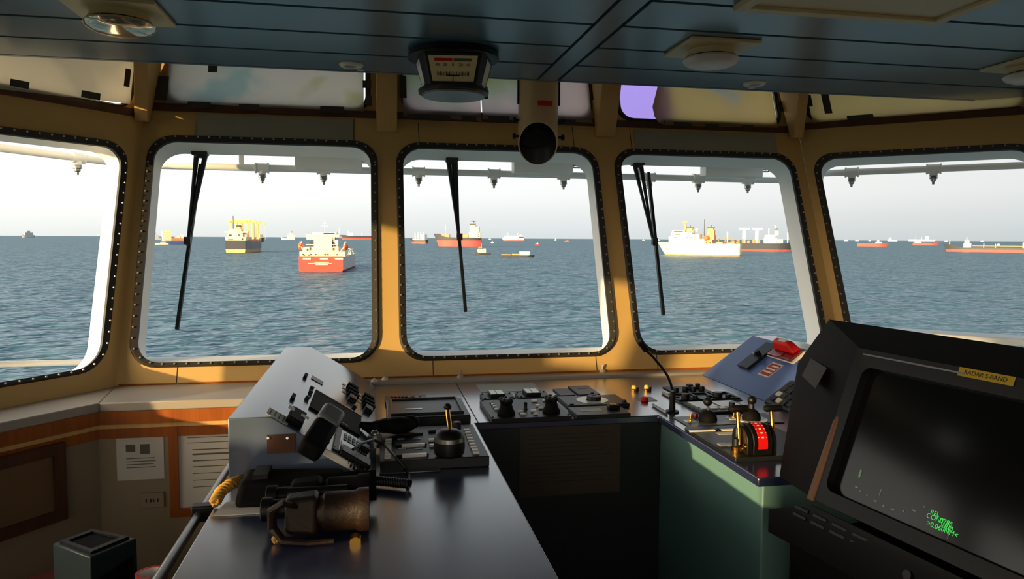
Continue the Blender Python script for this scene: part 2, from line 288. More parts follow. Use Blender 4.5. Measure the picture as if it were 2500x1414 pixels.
for i, (a, b) in enumerate(ULs): window(11+i, FL, a, lu0, b, lu1, .07, 'pane', False)
for i, (a, b) in enumerate(URs): window(13+i, FR, a, ru0, b, ru1, .07, 'pane', False)
# seams, light infill panels, the brown strip under the upper windows
m = MB()
for x, y0, y1 in ((430, 893, 943), (1058, 880, 925), (1458, 862, 908), (1607, 860, 905), (478, 285, 338), (864, 290, 347), (1023, 300, 352), (1402, 310, 362), (1543, 314, 366), (1890, 318, 372)):
    a, b0 = FF.px(x, y1); _, b1 = FF.px(x, y0); m.prism([FF.P(a-.0015, b0, -.0006), FF.P(a+.0015, b0, -.0006), FF.P(a+.0015, b1, -.0006), FF.P(a-.0015, b1, -.0006)], FF.n*.0004)
tag(m.build('trim_seams', 'groove'), kind='structure')
for k, (x0, x1) in enumerate(((480, 863), (1545, 1890))):
    a0, a1 = FF.px(x0, 315)[0], FF.px(x1, 330)[0]; m = MB(); m.prism([FF.P(a0, zt(FF, 2.02), -.0005), FF.P(a1, zt(FF, 2.02), -.0005), FF.P(a1, zt(FF, 2.118), -.0005), FF.P(a0, zt(FF, 2.118), -.0005)], FF.n*-.004)
    tag(m.build('trim_%d' % (1+k), 'panel_grey'), kind='structure')
for k, (F, a0, a1, z) in enumerate(((FF, -.91, 1.99, 2.128), (FL, .01, 1.8, 2.095), (FR, .01, 1.95, 2.145))):
    m = MB(); b0, b1 = zt(F, z), zt(F, z+.03); m.prism([F.P(a0, b0, -.0005), F.P(a1, b0, -.0005), F.P(a1, b1, -.0005), F.P(a0, b1, -.0005)], F.n*-.008)
    tag(m.build('trim_%d' % (3+k), 'dark_wood'), kind='structure')
# bracket beams between the upper windows
def bracket(k, x0, x1, yb, zb, dx=0):
    m = MB(); zt1, yt = 2.5, yb-.16; b = [V((x0, yb-.012, zb)), V((x1, yb-.012, zb)), V((x1, yb+.02, zb)), V((x0, yb+.02, zb))]
    t = [V((x0+dx, yt, zt1)), V((x1+dx, yt, zt1)), V((x1+dx, yb+.13, zt1)), V((x0+dx, yb+.13, zt1))]
    m.hexa(b, t); tag(m.build('trim_%d' % k, 'beam', bevel=.003), kind='structure')
bracket(6, .012, .098, 3.19, 2.07); bracket(7, .983, 1.072, 3.195, 2.08); bracket(8, -.935, -.885, 3.17, 2.078, .05); bracket(9, 1.945, 1.995, 3.175, 2.10, -.05)
# ceiling: teal metal planks with dark grooves, laid across; built as planks over a dark backing
def clipx(y): # the ceiling stays inside the side walls
    xl = max(-2.34, -.914-(3.25-y)/math.tan(R(53))+.02)
    xr = 3.32 if y < 2.03 else min(3.32, 2.0+(3.25-y)/math.tan(R(42))-.02)
    return xl, xr
m = MB(); ys = [2.742, 2.492, 2.252, 2.012, 1.785]
while ys[-1] > -.9: ys.append(ys[-1]-.235)
for i in range(len(ys)-1):
    yA, yB = ys[i]-.009, ys[i+1]+.009; (l0, r0), (l1, r1) = clipx(yA), clipx(yB)
    for (la, ra, lb_, rb_) in ((l0, .605, l1, .605), (.698, r0, .698, r1)):
        m.k = 0; m.hexa([V((la, yA, 2.22)), V((ra, yA, 2.22)), V((rb_, yB, 2.22)), V((lb_, yB, 2.22))], [V((la, yA, 2.232)), V((ra, yA, 2.232)), V((rb_, yB, 2.232)), V((lb_, yB, 2.232))])
m.k = 1; m.prism([V((-2.34, -1.18, 2.232)), V((3.32, -1.18, 2.232)), V((3.32, 2.0, 2.232)), V((clipx(2.742)[1], 2.742, 2.232)), V((clipx(2.742)[0], 2.742, 2.232)), V((-2.34, 1.36, 2.232))], (0, 0, .02))
tag(m.build('ceiling', ['ceiling_teal', 'groove']), kind='structure')
m = MB(); m.bb((.617, 2.74, 2.2205), (.686, -1.1, 2.231)); tag(m.build('trim_10', 'ceiling_teal'), kind='structure')
m = MB(); m.bb((clipx(2.75)[0], 2.745, 2.221), (clipx(2.75)[1], 2.765, 2.6)); tag(m.build('trim_11', 'ceiling_teal'), kind='structure')
m = MB(); m.prism([V((-2.5, -1.3, 2.621)), V((3.6, -1.3, 2.621)), V((3.6, 2.2, 2.621)), V((2.1, 3.55, 2.621)), V((-1.0, 3.55, 2.621)), V((-2.5, 1.6, 2.621))], (0, 0, .05)); tag(m.build('ceiling_deckhead', 'white_paint'), kind='structure')
# floor, back wall, side walls with the openings the sun comes through
m = MB(); m.prism([V((-2.36, -1.2, 0)), V((3.5, -1.2, 0)), V((3.5, 1.5, 0)), V((2.0, 2.81, 0)), V((-.92, 2.81, 0)), V((-2.36, .9, 0))], (0, 0, -.05)); tag(m.build('floor', 'floor_vinyl'), kind='structure')
class FrS(Fr):
    def __init__(s, x, sg): s.o = V((x, 0, 0)); s.u = V((0, 1, 0)); s.v = V((0, 0, 1)); s.n = V((sg, 0, 0))
XL = CLB.x+FL.u.x*WLE; YL = CLB.y+FL.u.y*WLE; XR = CRB.x+FR.u.x*2.0; YR = CRB.y+FR.u.y*2.0
def rect(a0, b0, a1, b1): return [(a0, b0), (a1, b0), (a1, b1), (a0, b1)]
SIDE = [(.60, 1.50, .835, 1.862), (.25, 1.42, .475, 1.862), (.165, 1.33, .232, 1.405), (-.63, 1.12, -.18, 1.80)]  # unseen port openings shaped to place the sun patches; smallest added for the cord
wall('wall_port', FrS(XL, -1), [(-1.2, 0), (YL-.43, 0), (YL, 1.08), (YL+.384*1.54, 2.62), (-1.2, 2.62)], [rect(*q) for q in SIDE], ['cream', 'white_paint'], .03)
wall('wall_starboard', FrS(XR, 1), [(-1.2, 0), (YR, 0), (YR, 1.08), (YR+.384*1.54, 2.62), (-1.2, 2.62)], [rect(-.6, 1.35, .9, 1.95)], ['cream', 'white_paint'], .08)
class FrB(Fr):
    def __init__(s): s.o = V((0, -1.2, 0)); s.u = V((1, 0, 0)); s.v = V((0, 0, 1)); s.n = V((0, -1, 0))
AFT = [(-1.25, 1.5, -.15, 2.1), (-.05, 1.5, 1.05, 2.1), (1.15, 1.5, 2.25, 2.1)]
wall('wall_back', FrB(), [(XL, 0), (XR, 0), (XR, 2.62), (XL, 2.62)], [rect(*q) for q in AFT], ['cream', 'white_paint'], .05)
NS = len(SIDE)
for k, q in enumerate(SIDE+[(-.6, 1.35, .9, 1.95)]+AFT):
    F = FrS(XL, -1) if k < NS else FrS(XR, 1) if k == NS else FrB(); root = thing('window_%d' % (15+k), None, None, F.P(q[0], q[1])); root['kind'] = 'structure'
    m = MB(); A = rect(q[0]+.002, q[1]+.002, q[2]-.002, q[3]-.002); m.prism([F.P(a, b, .012) for a, b in A], F.n*.006); m.build('glass_pane', 'pane', root)
    m = MB(); B = rect(q[0]-.03, q[1]-.03, q[2]+.03, q[3]+.03); m.loops([F.P(a, b, -.0005) for a, b in B], [F.P(a, b, -.012) for a, b in B]); m.loops([F.P(a, b, -.012) for a, b in B], [F.P(a, b, -.012) for a, b in A]); m.loops([F.P(a, b, -.012) for a, b in A], [F.P(a, b, .011) for a, b in A]); m.build('gasket', 'rubber', root)
# window shelf, wooden trim and the walls under the windows
LU = V((FL.u.x, FL.u.y, 0)); LN = V((-LU.y, LU.x, 0)); LN = LN if LN.x > 0 else -LN     # into the room
RU = V((FR.u.x, FR.u.y, 0)); RN = V((RU.y, -RU.x, 0)); RN = RN if RN.x < 0 else -RN
def lpt(F, U, N, s, n, z): b = V((F.o.x, F.o.y, 0))+U*s+N*n; return V((b.x, b.y, z))
KX = -.880   # shelf corner
p = [V((-.92, 2.81, 0)), V((2.0, 2.81, 0)), V((1.9, 2.742, 0)), V((-.33, 2.742, 0)), V((-.33, 2.53, 0)), V((KX, 2.53, 0))]
q0 = lpt(FL, LU, LN, .965, .17, 0); q1 = lpt(FL, LU, LN, .965, 0, 0)
m = MB(); m.prism([V((a.x, a.y, 1.05)) for a in p], (0, 0, .03)); m.prism([V((a.x, a.y, 1.05)) for a in (V((-.92, 2.81, 0)), V((KX, 2.53, 0)), q0, q1)], (0, 0, .03))
tag(m.build('trim_19', 'ledge_grey', bevel=.004), kind='structure')
m = MB()   # cove strip where wall meets shelf
m.prism([V((-.91, 2.806, 1.08)), V((1.99, 2.806, 1.08)), V((1.99, 2.803, 1.086)), V((-.91, 2.803, 1.086))], (0, .012, 0)); tag(m.build('trim_12', 'trim_wood'), kind='structure')
def cornx(y, inset):
    p = V((KX, 2.53, 0))-LN*inset; s_ = (y-p.y)/LU.y; return p.x+LU.x*s_
def band(name, z0, z1, y, mt_, inset):
    x_ = cornx(y, inset); m = MB(); a, b = V((x_, y, 0)), V((q0.x, q0.y, 0))-LN*inset; m.prism([V((x_, y, z0)), V((-.34, y, z0)), V((-.34, y+.03, z0)), V((x_-.02, y+.03, z0))], (0, 0, z1-z0))
    m.prism([V((a.x, a.y, z0)), V((b.x, b.y, z0)), V((b.x, b.y, z1)), V((a.x, a.y, z1))], V((-LN.x, -LN.y, 0))*.03); return tag(m.build(name, mt_), kind='structure')
band('trim_13', 1.006, 1.0495, 2.534, 'trim_wood', .004); band('trim_14', .990, 1.006, 2.545, 'light_wood', .015); band('trim_15', .955, .990, 2.552, 'trim_wood', .022)
def lowwall(name, y0, z1):
    x_ = cornx(y0, .035); m = MB(); a, b = V((x_, y0, 0)), V((q0.x, q0.y, 0))-LN*.035; m.prism([V((x_, y0, 0)), V((-.40, y0, 0)), V((-.40, y0+.03, 0)), V((x_-.02, y0+.03, 0))], (0, 0, z1)); m.prism([V((a.x, a.y, 0)), V((b.x, b.y, 0)), V((b.x, b.y, z1)), V((a.x, a.y, z1))], V((-LN.x, -LN.y, 0))*.03)
    m.bb((-.42, y0, 0), (-.40, 2.79, z1)); m.bb((-.42, 2.775, 0), (2.0, 2.80, 1.045))
    a, b = V((2.0, 2.79, 0)), V((XR, YR, 0)); m.prism([V((a.x, a.y, 0)), V((b.x, b.y, 0)), V((b.x, b.y, 1.045)), V((a.x, a.y, 1.045))], RN*-.03)
    return tag(m.build(name, 'lower_wall'), kind='structure')
lowwall('wall_lower', 2.565, .955)
# ================================================================ OUTSIDE THE GLASS
m = MB()   # eyebrow plate over the front windows
m.prism([V((-.98, 3.345, 2.045)), V((-1.02, 3.52, 2.025)), V((-1.02, 3.52, 2.055)), V((-.98, 3.345, 2.09))], (3.1, 0, 0))
lz = PY(640, 377, 3.515).z; m.bb((-1.02, 3.495, lz), (2.08, 3.515, 2.04)); m.bb((-.98, 3.40, 2.026), (2.06, 3.41, 2.045))
o = tag(m.build('eyebrow_plate', 'white_paint', bevel=.003), 'long white steel eyebrow plate above the forward windows outside', 'plate')
bx = []
for k, (xa, xb, lab) in enumerate(((722, 884, 'white wiper motor box outside, above the red tanker'), (1250, 1392, 'white wiper motor box outside, behind the tan periscope tube'), (1712, 1850, 'white wiper motor box outside, above the cream ship'))):
    a = PY(xa, 384, 3.47); b = PY(xb, 384, 3.47); bot = PY((xa+xb)/2, (413, 424, 431)[k], 3.42).z; t = thing('motor_box', lab, 'box', ((a.x+b.x)/2, 3.44, bot), 'wiper motor boxes')
    m = MB(); m.bb((a.x, 3.412, bot), (b.x, 3.482, 2.0245)); m.build('box_body', 'white_paint', t, bevel=.004)
    m = MB(); q = V((b.x, 3.44, (bot+2.02)/2)); m.tube([q, q+V((.03, 0, -.004)), q+V((.055, 0, .012)), q+V((.066, 0, .04))], .0035); m.tube([q+V((0, 0, -.012)), q+V((.04, 0, -.012)), q+V((.075, 0, .012)), q+V((.088, 0, .05))], .0035); m.build('cable', 'plastic_grey', t)
    m = MB(); m.cyl(q-V((.004, 0, 0)), q+V((.012, 0, 0)), .008); m.build('cable_gland', 'plastic_grey', t)
# washer pipe, one run round the three sides, with spray nozzles
PA = Z(-60, 353, 1.94); PB = Z(281, 397, 1.938); P0, P1 = PY(376, 404, 3.5), PY(1922, 441, 3.5); P3, P4 = Z(1995, 424, 1.944), Z(2560, 401, 1.944)
m = MB(); m.tube([PA, PB, P0, P1, P3, P4], .0155, 12); pass
pr = thing('washer_pipe', 'white washer pipe running outside across all the windows', 'pipe', P0)
m.build('pipe', 'white_paint', pr)
for x in (-.6, .36, 1.3): m = MB(); m.bb((x, 3.496, 1.93), (x+.02, 3.504, lz-.001)); m.build('hanger', 'white_paint', pr)
NZ = [(640, 415, 0), (790, 420, 0), (1022, 427, 0), (1206, 432, 0),
      (1376, 433, 0), (1585, 437, 0), (1705, 438, 0), (1826, 440, 0),
      (188, 386, 1), (2080, 421, 2), (2280, 411, 2)]
proto = None
for x, y, w in NZ:
    L0, L1 = ((P0, P1), (PA, PB), (P3, P4))[w]; d = (L1-L0).normalized(); nn = d.cross(V((0, 0, 1))); q = PL(x, y, L0, nn); q.z = (L0+(L1-L0)*((q-L0).dot(d)/(L1-L0).length)).z
    m = MB(); m.cyl(q-d*.028, q+d*.028, .021, n=14); m.cyl(q-d*.030, q-d*.024, .024, n=14); m.cyl(q+d*.024, q+d*.030, .024, n=14); m.cyl(q, q-V((0, 0, .03)), .017, n=14); t = m.build('spray_nozzle', 'white_paint', pr)
    m = MB(); m.lathe(q-V((0, 0, .03)), [(.015, 0), (.017, -.004), (.017, -.014), (.012, -.016), (.012, -.024), (.006, -.028), (.005, -.040)][::-1], 12); m.build('nozzle_tip', 'steel', t)
# wipers
mat('wiper_black', c(24, 30, 33), .5)
def wiper(lab, mount, aj, bl0, bl1, wid):
    n = .085
    g = lambda p, o=0: PL(p[0], p[1], FF.P(0, 0, n+.03+o), FF.n)
    M0 = g(mount); t = thing('wiper', lab, 'wiper', M0, 'window wipers')
    m = MB(); m.box(M0+V((0, .0, .012)), (wid, .05, .045)); m.cyl(M0+V((0, .0, -.02)), M0+V((0, 0, .02)), .022, n=12); m.build('pivot_block', 'wiper_black', t, bevel=.004)
    J = g(aj); A = M0-V((0, 0, .012)); m = MB(); k = [A, A.lerp(J, .33), A.lerp(J, .66), J]
    m.tube([p+V((wid*.3*(1-i/3), 0, 0)) for i, p in enumerate(k)], .01, 8, [.011, .008, .006, .005]); m.tube([p-V((wid*.25*(1-i/3), 0, 0)) for i, p in enumerate(k)], .01, 8, [.011, .008, .006, .005])
    m.box(J+V((.002, 0, .02)), (.024, .02, .03)); m.build('arm', 'wiper_black', t)
    B0, B1 = g(bl0, .008), g(bl1, .008); d = (B1-B0).normalized(); s = d.cross(FF.n).normalized(); h = s*.0065; m = MB(); w = FF.n*.016
    m.hexa([B0-h, B0+h, B0+h+w, B0-h+w], [B1-h, B1+h, B1+h+w, B1-h+w]); m.build('blade', 'wiper_black', t); return t
wiper('black wiper hanging from the eyebrow in the second window from the left', (489, 374), (457, 600), (489, 400), (431, 803), .062)
wiper('black wiper hanging in the middle window, left of the periscope tube', (1103, 390), (1121, 590), (1106, 400), (1137, 760), .056)
wiper('black wiper in the fourth window with its blade standing beside the arm', (1557, 399), (1597, 600), (1584, 420), (1621, 768), .056)
# outer rail seen low in the leftmost window
a, b = FL.px(-60, 891, .2), FL.px(245, 884, .2); A, B = FL.P(*a, .2), FL.P(*b, .2); m = MB(); m.tube([A, B], .011, 12)
tag(m.build('grab_rail', 'white_paint'), 'white grab rail outside, low across the leftmost window', 'rail')
# outer sill ledges under the front and right windows
m = MB(); m.bb((-.93, 2.862, 1.09), (2.0, 2.985, PY(640, 867, 2.985).z)); tag(m.build('trim_20', 'white_paint'), kind='structure')
pr_ = FR.px(2300, 807, .29); A, B = FR.P(0, pr_[1], .29), FR.P(1.95, pr_[1], .29); hn = V((FR.n.x, FR.n.y, 0)).normalized(); m = MB(); zz = FR.P(pr_[0], pr_[1], .29).z
m.prism([V((A.x, A.y, zz-.03)), V((B.x, B.y, zz-.03)), V((B.x, B.y, zz))-hn*0, V((A.x, A.y, zz))], hn*-.15); tag(m.build('trim_24', 'white_paint', bevel=.004), kind='structure')
# ================================================================ THE SEA AND THE SHIPS
SEA = -12.4
m = MB(); S = 40000; m.add([V((-S, -S, SEA)), V((S, -S, SEA)), V((S, S, SEA)), V((-S, S, SEA))], [(0, 1, 2, 3)])
tag(m.build('sea', 'sea_water', loc=(0, 0, SEA)), 'open blue sea with small wind waves out to the horizon', 'sea', kind='stuff')
for n_, q in dict(sh_white=(232, 228, 214), sh_cream=(240, 222, 170), sh_black=(52, 54, 60), sh_grey=(150, 158, 164), sh_red=(206, 62, 44), sh_redboot=(176, 74, 64), sh_green=(90, 110, 100), sh_yellow=(226, 180, 104), sh_side_sheen=(112, 114, 118), sh_pale=(176, 176, 178), sh_deck=(176, 120, 84), sh_orange=(224, 92, 44), sh_buff=(206, 140, 90), sh_blue=(74, 92, 140), sh_haze=(176, 190, 196), sh_dark=(50, 46, 44), sh_bootbuff=(206, 160, 108)).items(): mat(n_, c(*q), .6, var=.1, scale=.3)
class Ship:
    """ship axes: x to the bow, y to port, z up; sizes are given in units of one photo pixel at the ship's range"""
    def __init__(s, label, px, py, rel, name='cargo_ship', cat='ship', group=None):
        p = Z(px, py, SEA); s.k = (p-EYE).dot(FW)/FPX; b = math.atan2(p.x, p.y)+R(rel); f = V((math.sin(b), math.cos(b), 0)); l = V((-f.y, f.x, 0))
        s.M = frame(p, f*s.k, l*s.k, V((0, 0, s.k))); s.t = thing(name, label, cat, p, group)
    def mb(s): return MB(s.M)
    def hull(s, L, B, D, sheer=0, boot=3, mats=('sh_black', 'sh_redboot'), rake=.5, stern=.9, sternz=0, full=.25, deck='sh_deck'):
        m = s.mb(); U = [-.5, -.46, -.38, -.2, 0, .15, full, .34, .42, .47, .5]
        def half(u):
            if u < -.38: return B/2*(stern+(1-stern)*(u+.5)/.12)
            if u <= full: return B/2
            q = (u-full)/(.5-full); return B/2*(1-q**2.2)*.985+B*.008
        def dz(u): return D+(sheer*min(1, max(0, (u-.33)/.06)))+(sternz if u < -.30 else 0)
        rows = []
        for lev in range(4):
            row = []
            for sd in (1, -1):
                for u in (U if sd == 1 else U[::-1]):
                    z = (-.4*boot, boot, boot, dz(u))[lev]; fr = max(0, z)/max(1, D)
                    taper = (.80 if lev == 0 else .9 if lev < 3 else 1) if u > .3 else (.92 if lev == 0 else 1)
                    x = u*L+(rake*fr*D*max(0, (u-.25)/.25) if u > .25 else 0); row.append(V((x, sd*half(u)*taper, z)))
            rows.append(row)
        m.k = 1; m.loops(rows[0], rows[1]); m.k = 0; m.loops(rows[2], rows[3]); n = len(U); m.k = 2; q = rows[3]
        inn = [V((p.x*.99, p.y*.96, p.z-1.2)) for p in q]; m.k = 0; m.loops(q, inn); m.k = 2
        m.add(inn, [(i, i+1, 2*n-2-i, 2*n-1-i) for i in range(n-1)])
        m.build('hull', [mats[0], mats[1], deck], s.t); s.D = D; return s
    def boxes(s, name, mt_, lst, ink=None):
        """boxes (x0,y0,z0,x1,y1,z1); ink: rows of dark windows on both sides and the after face"""
        if name in ('hatch_cover', 'crane_post', 'deck_gear', 'cargo_stack', 'goalpost_crane_') and len(lst) > 1:
            for q in lst: s.boxes(name, mt_, [q])
            return
        m = s.mb()
        for q in lst: m.bb(q[:3], q[3:])
        if ink:
            m.k = 1
            for x0, y0, z0, x1, y1, z1 in ink: m.bb((x0, y0, z0), (x1, y1, z1))
        return m.build(name, [mt_, 'sh_dark'], s.t)
    def tubes(s, name, mt_, lst, rr=.6):
        for pts in lst: m = s.mb(); m.tube(pts, rr, 6); m.build('yard' if name == 'mast' and abs(pts[0].z-pts[-1].z) < 1 else name, mt_, s.t)
# 1 red tanker, seen from astern
s = Ship('red tanker anchored stern-on, the nearest ship, white house and orange lifeboats', 812, 655, 7, 'tanker'); s.hull(400, 95, 34, 12, 4, ('sh_pale', 'sh_redboot'), stern=.98, full=.2, deck='sh_green')
x = -200
m = s.mb(); m.prism([V((x-.4, 46.4, 34.4)), V((x-.4, 46.6, 6)), V((x-.4, 40, -2)), V((x-.4, -40, -2)), V((x-.4, -46.6, 6)), V((x-.4, -46.4, 34.4))], (2, 0, 0)); m.build('stern_plate', 'sh_red', s.t)
for z in (36.5, 46.5, 56.5): s.tubes('rail', 'sh_white', [[V((x+5, -46+z*.2, z+3)), V((x+5, 44-z*.2, z+3))]], .45)
m = s.mb()
for yy, zz_, h_ in ((-26, 47, 5), (-19, 47, 4), (24, 47, 6), (30, 46, 5), (-34, 36, 4), (-8, 36, 4.5), (22, 36, 4), (38, 36, 3.5), (-27, 57, 5)): m.box((x+11.5 if zz_ > 40 else x+5.6, yy, zz_+h_/2), (.8, 3.6, h_))
m.build('dark_openings', 'sh_dark', s.t)
s.boxes('deckhouse', 'sh_cream', [(x+6, -50, 33, x+60, 46, 44), (x+12, -36, 44, x+58, 40, 54), (x+10, -22, 44, x+40, 16, 76), (x+14, -28, 70, x+40, 32, 76), (x+30, -36, 76, x+56, 36, 81)],
        [(x+5.7, -16, 36, x+6.2, -12, 41), (x+11.7, -30, 56, x+12.2, -25, 60), (x+13.6, 18, 57, x+14.2, 24, 66), (x+13.6, -26, 60, x+14.2, -22, 66), (x+5.7, 10, 36, x+6.2, 13, 40), (x+5.7, 34, 35, x+6.2, 38, 37), (x+5.7, 24, 35, x+6.2, 28, 37)])
s.boxes('wheelhouse', 'sh_white', [(x+30, -30, 81, x+52, 22, 86)], [(x+29.6, -26, 82, x+30.2, -2, 85)])
s.boxes('funnel', 'sh_white', [(x+16, -34, 54, x+34, -24, 72)], [(x+16, -34, 70, x+34, -24, 73)])
s.tubes('mast', 'sh_white', [[V((x+40, -4, 84)), V((x+40, -4, 112))], [V((x+40, -10, 100)), V((x+40, 3, 100))], [V((x+40, -7, 106)), V((x+40, 0, 106))], [V((x+36, -36, 76)), V((x+36, -36, 96))]], .8)
for sd, y in ((1, 46), (-1, -50)):
    m = s.mb(); m.ball((x+26, y, 55), 7.5, 14, (1.9, .8, 1.1)); m.build('lifeboat', 'sh_orange', s.t)
    s.tubes('davit', 'sh_white', [[V((x+14, y*.8, 44)), V((x+14, y*.98, 56)), V((x+18, y, 66))], [V((x+38, y*.8, 44)), V((x+38, y*.98, 56)), V((x+34, y, 66))]], 1)
s.tubes('bow_rail', 'sh_white', [[V((-120, -50, 34)), V((-90, -50, 44)), V((0, -48, 46)), V((40, -46, 42)), V((60, -46, 34))], [V((-60, -49, 34)), V((-60, -49, 45))]], 2.2)
m = s.mb()
for w, y, z in ((30, 2, 21), (50, 6, 18.4), (26, 2, 16)): m.bb((x-2, y-w/2-4, z-.8), (x+1, y+w/2-4, z+.8))
for y in (-38, -6, 30): m.bb((x-1.5, y-9, 27), (x+2, y+8, 30.5))
m.build('stern_lettering', 'sh_cream', s.t)
# 2 bulk carrier with yellow cranes
s = Ship('black bulk carrier seen from astern, with tall yellow deck cranes', 600, 615, 11, 'bulk_carrier'); s.hull(230, 54, 26, 6, 8, ('sh_side_sheen', 'sh_bootbuff'), stern=.8, sternz=2)  # black hull; the reflection on its side is put into the grey
x = -130
m = s.mb(); m.prism([V((-115.6, 21.6, 28)), V((-115.6, 21.6, 8.2)), V((-115.6, -21.6, 8.2)), V((-115.6, -21.6, 28))], (1.5, 0, 0)); m.build('stern_plate', 'sh_black', s.t)
m = s.mb()
for k in range(26): r1, r2, r3 = (k*37 % 23)/23, (k*53 % 29)/29, (k*71 % 17)/17; m.box((-96+r1*60, -20+r2*40, 33+r3*14), (3+r2*4, 2+r3*3, 2+r1*5))
m.build('deck_clutter', 'sh_buff', s.t)
s.boxes('deckhouse', 'sh_cream', [(x+22, -22, 27, x+52, 23, 36), (x+26, -14, 36, x+50, 20, 46), (x+30, -10, 46, x+48, 16, 54), (x+28, -26, 46, x+36, 26, 49)], [(x+21.6, -16, 30, x+22.2, -12, 33), (x+25.6, 10, 38, x+26.2, 16, 42), (x+25.6, -8, 39, x+26.2, -4, 42), (x+21.6, 6, 29, x+22.2, 17, 31)])
s.boxes('funnel', 'sh_yellow', [(x+36, -8, 53, x+46, 2, 62)], [(x+36, -8, 60, x+46, 2, 63)])
for i, xx in enumerate((-60, 0, 60)): s.boxes('deck_crane', 'sh_yellow', [(xx, 18, 26, xx+5, 23, 72), (xx, -20, 26, xx+5, -15, 74), (xx, -24, 70, xx+6, 26, 76.5), (xx, -37, 67, xx+3, -35, 74), (xx+1, -36.5, 30, xx+1.6, -35.9, 68)])
s.tubes('mast', 'sh_black', [[V((x+26, 6, 54)), V((x+26, 6, 84))], [V((100, -2, 30)), V((100, -2, 60))]], .7)
s.boxes('hatch_cover', 'sh_buff', [(xx, -22, 26, xx+36, 22, 31) for xx in (-80, -36, 8, 52)])
# 3 cream ship on the right
s = Ship('large cream coloured ship lying broadside, bow left, two buff funnels', 1714, 624, -80, 'passenger_ship'); s.hull(180, 44, 29, 3, 3, ('sh_cream', 'sh_buff'), rake=.62, stern=.7, deck='sh_buff', full=.28)
s.boxes('deckhouse', 'sh_cream', [(16, -20, 28, 78, 20, 46), (22, -19, 46, 72, 19, 56), (40, -18, 56, 70, 18, 62), (-8, -19, 28, 16, 19, 40), (4, -18, 40, 22, 18, 52)], [(44, 19.2, 57.5, 66, 19.6, 59.5), (50, 19.4, 50, 62, 19.8, 51.6)]+[(xx, 19.6, 43, xx+5, 20.4, 44.6) for xx in (20, 30, 60)])
s.boxes('after_house', 'sh_buff', [(-26, -17, 28, -8, 17, 38), (-50, -14, 28, -34, 14, 33), (-78, -16, 28, -60, 16, 32), (-30, -12, 38, -14, 12, 50)], [(xx, 17.4, 29, xx+2, 18, 34) for xx in (-30, -22, -14, -6)])
for xx in (30, -20): s.boxes('funnel', 'sh_yellow' if xx > 0 else 'sh_buff', [(xx-9, -7, 50, xx+9, 7, 62), (xx-6, -5, 62, xx+6, 5, 66)], [(xx-8, -6, 66, xx+8, 6, 68.5)]); s.tubes('exhaust', 'sh_dark', [[V((xx, 0, 68)), V((xx, 0, 74))]], .9)
m = s.mb(); m.cyl((42, 0, 56), (42, 0, 80), 3.2, 2.6, 10); m.bb((36, -4, 80), (48, 4, 82)); m.build('mast', 'sh_buff', s.t)
s.tubes('aerial', 'sh_dark', [[V((-4, 0, 48)), V((-4, 0, 88))]], .9); s.tubes('stay', 'sh_buff', [[V((78, 0, 30)), V((76, 0, 60))]], .5)
m = s.mb(); m.ball((14, 0, 62), 4, 12); m.build('radome', 'sh_white', s.t)
for i, xx in enumerate((-40, -56, -70, -84)): s.tubes('deck_derrick', 'sh_buff', [[V((xx, 0, 30)), V((xx+3, 6, 46-2*i))], [V((xx+6, -6, 30)), V((xx-2, 4, 44-2*i))]], 1)
m = s.mb(); m.ball((-12, 15, 42), 7, 12, (1, .6, 1)); m.build('lifeboat', 'sh_orange', s.t)
# 4 cargo ship behind it
s = Ship('black hulled cargo ship partly behind the cream ship, two white goalpost cranes', 1848, 614, 84, 'cargo_ship'); s.hull(150, 30, 20, 2, 5, ('sh_black', 'sh_redboot'), deck='sh_deck', full=.3)
s.boxes('deckhouse', 'sh_white', [(16, -12, 20, 44, 12, 32), (18, -11, 32, 40, 11, 40), (30, -11, 20, 52, 11, 26)]); s.boxes('after_house', 'sh_cream', [(40, -11, 20, 58, 11, 30)])
for xx in (-32, -2): s.boxes('goalpost_crane', 'sh_white', [(xx-3, -4, 18, xx+4, 4, 56), (xx-11, -3, 53, xx+13, 3, 57)])
s.boxes('funnel', 'sh_white', [(40, -4, 40, 48, 4, 54)], [(40, -4, 50, 48, 4, 55)])
s.tubes('mast', 'sh_white', [[V((26, 0, 40)), V((26, 0, 56))], [V((70, 0, 20)), V((70, 0, 46))], [V((-70, 0, 22)), V((-70, 0, 48))], [V((42, 0, 54)), V((40, 0, 64))]], 1.4)
s.boxes('deck_gear', 'sh_deck', [(-60+i*12, -6, 20, -54+i*12, 6, 26+(i % 3)*2) for i in range(6)])
# 5 red and black tanker in the middle window
s = Ship('red and black tanker in the middle window, high bow left, white house aft', 1124, 602, -82, 'tanker'); s.hull(102, 26, 22, 9, 15, ('sh_black', 'sh_redboot'), rake=.5, stern=.5, full=.2)
s.boxes('deckhouse', 'sh_cream', [(-50, -11, 21, -22, 11, 34), (-46, -11, 34, -24, 11, 48), (-38, -9, 48, -26, 9, 53)], [(-48, 11.2, 24+i*5, -44, 11.6, 26+i*5) for i in range(3)]); s.boxes('funnel', 'sh_cream', [(-36, -5, 50, -24, 5, 58)], [(-37, -5.4, 52, -23.6, 5.4, 56)])
s.boxes('radar_mast', 'sh_dark', [(-34, -1, 57, -32, 1, 62), (-38, -1.4, 61, -26, 1.4, 63)]); s.tubes('foremast', 'sh_white', [[V((37, 0, 28)), V((36, 0, 52))]], 1.1)
s.boxes('deck_gear', 'sh_buff', [(-20, -8, 22, 6, 8, 29), (10, -6, 22, 12, 6, 34), (26, -6, 22, 46, 6, 29), (2, -3, 22, 5, 3, 38)])
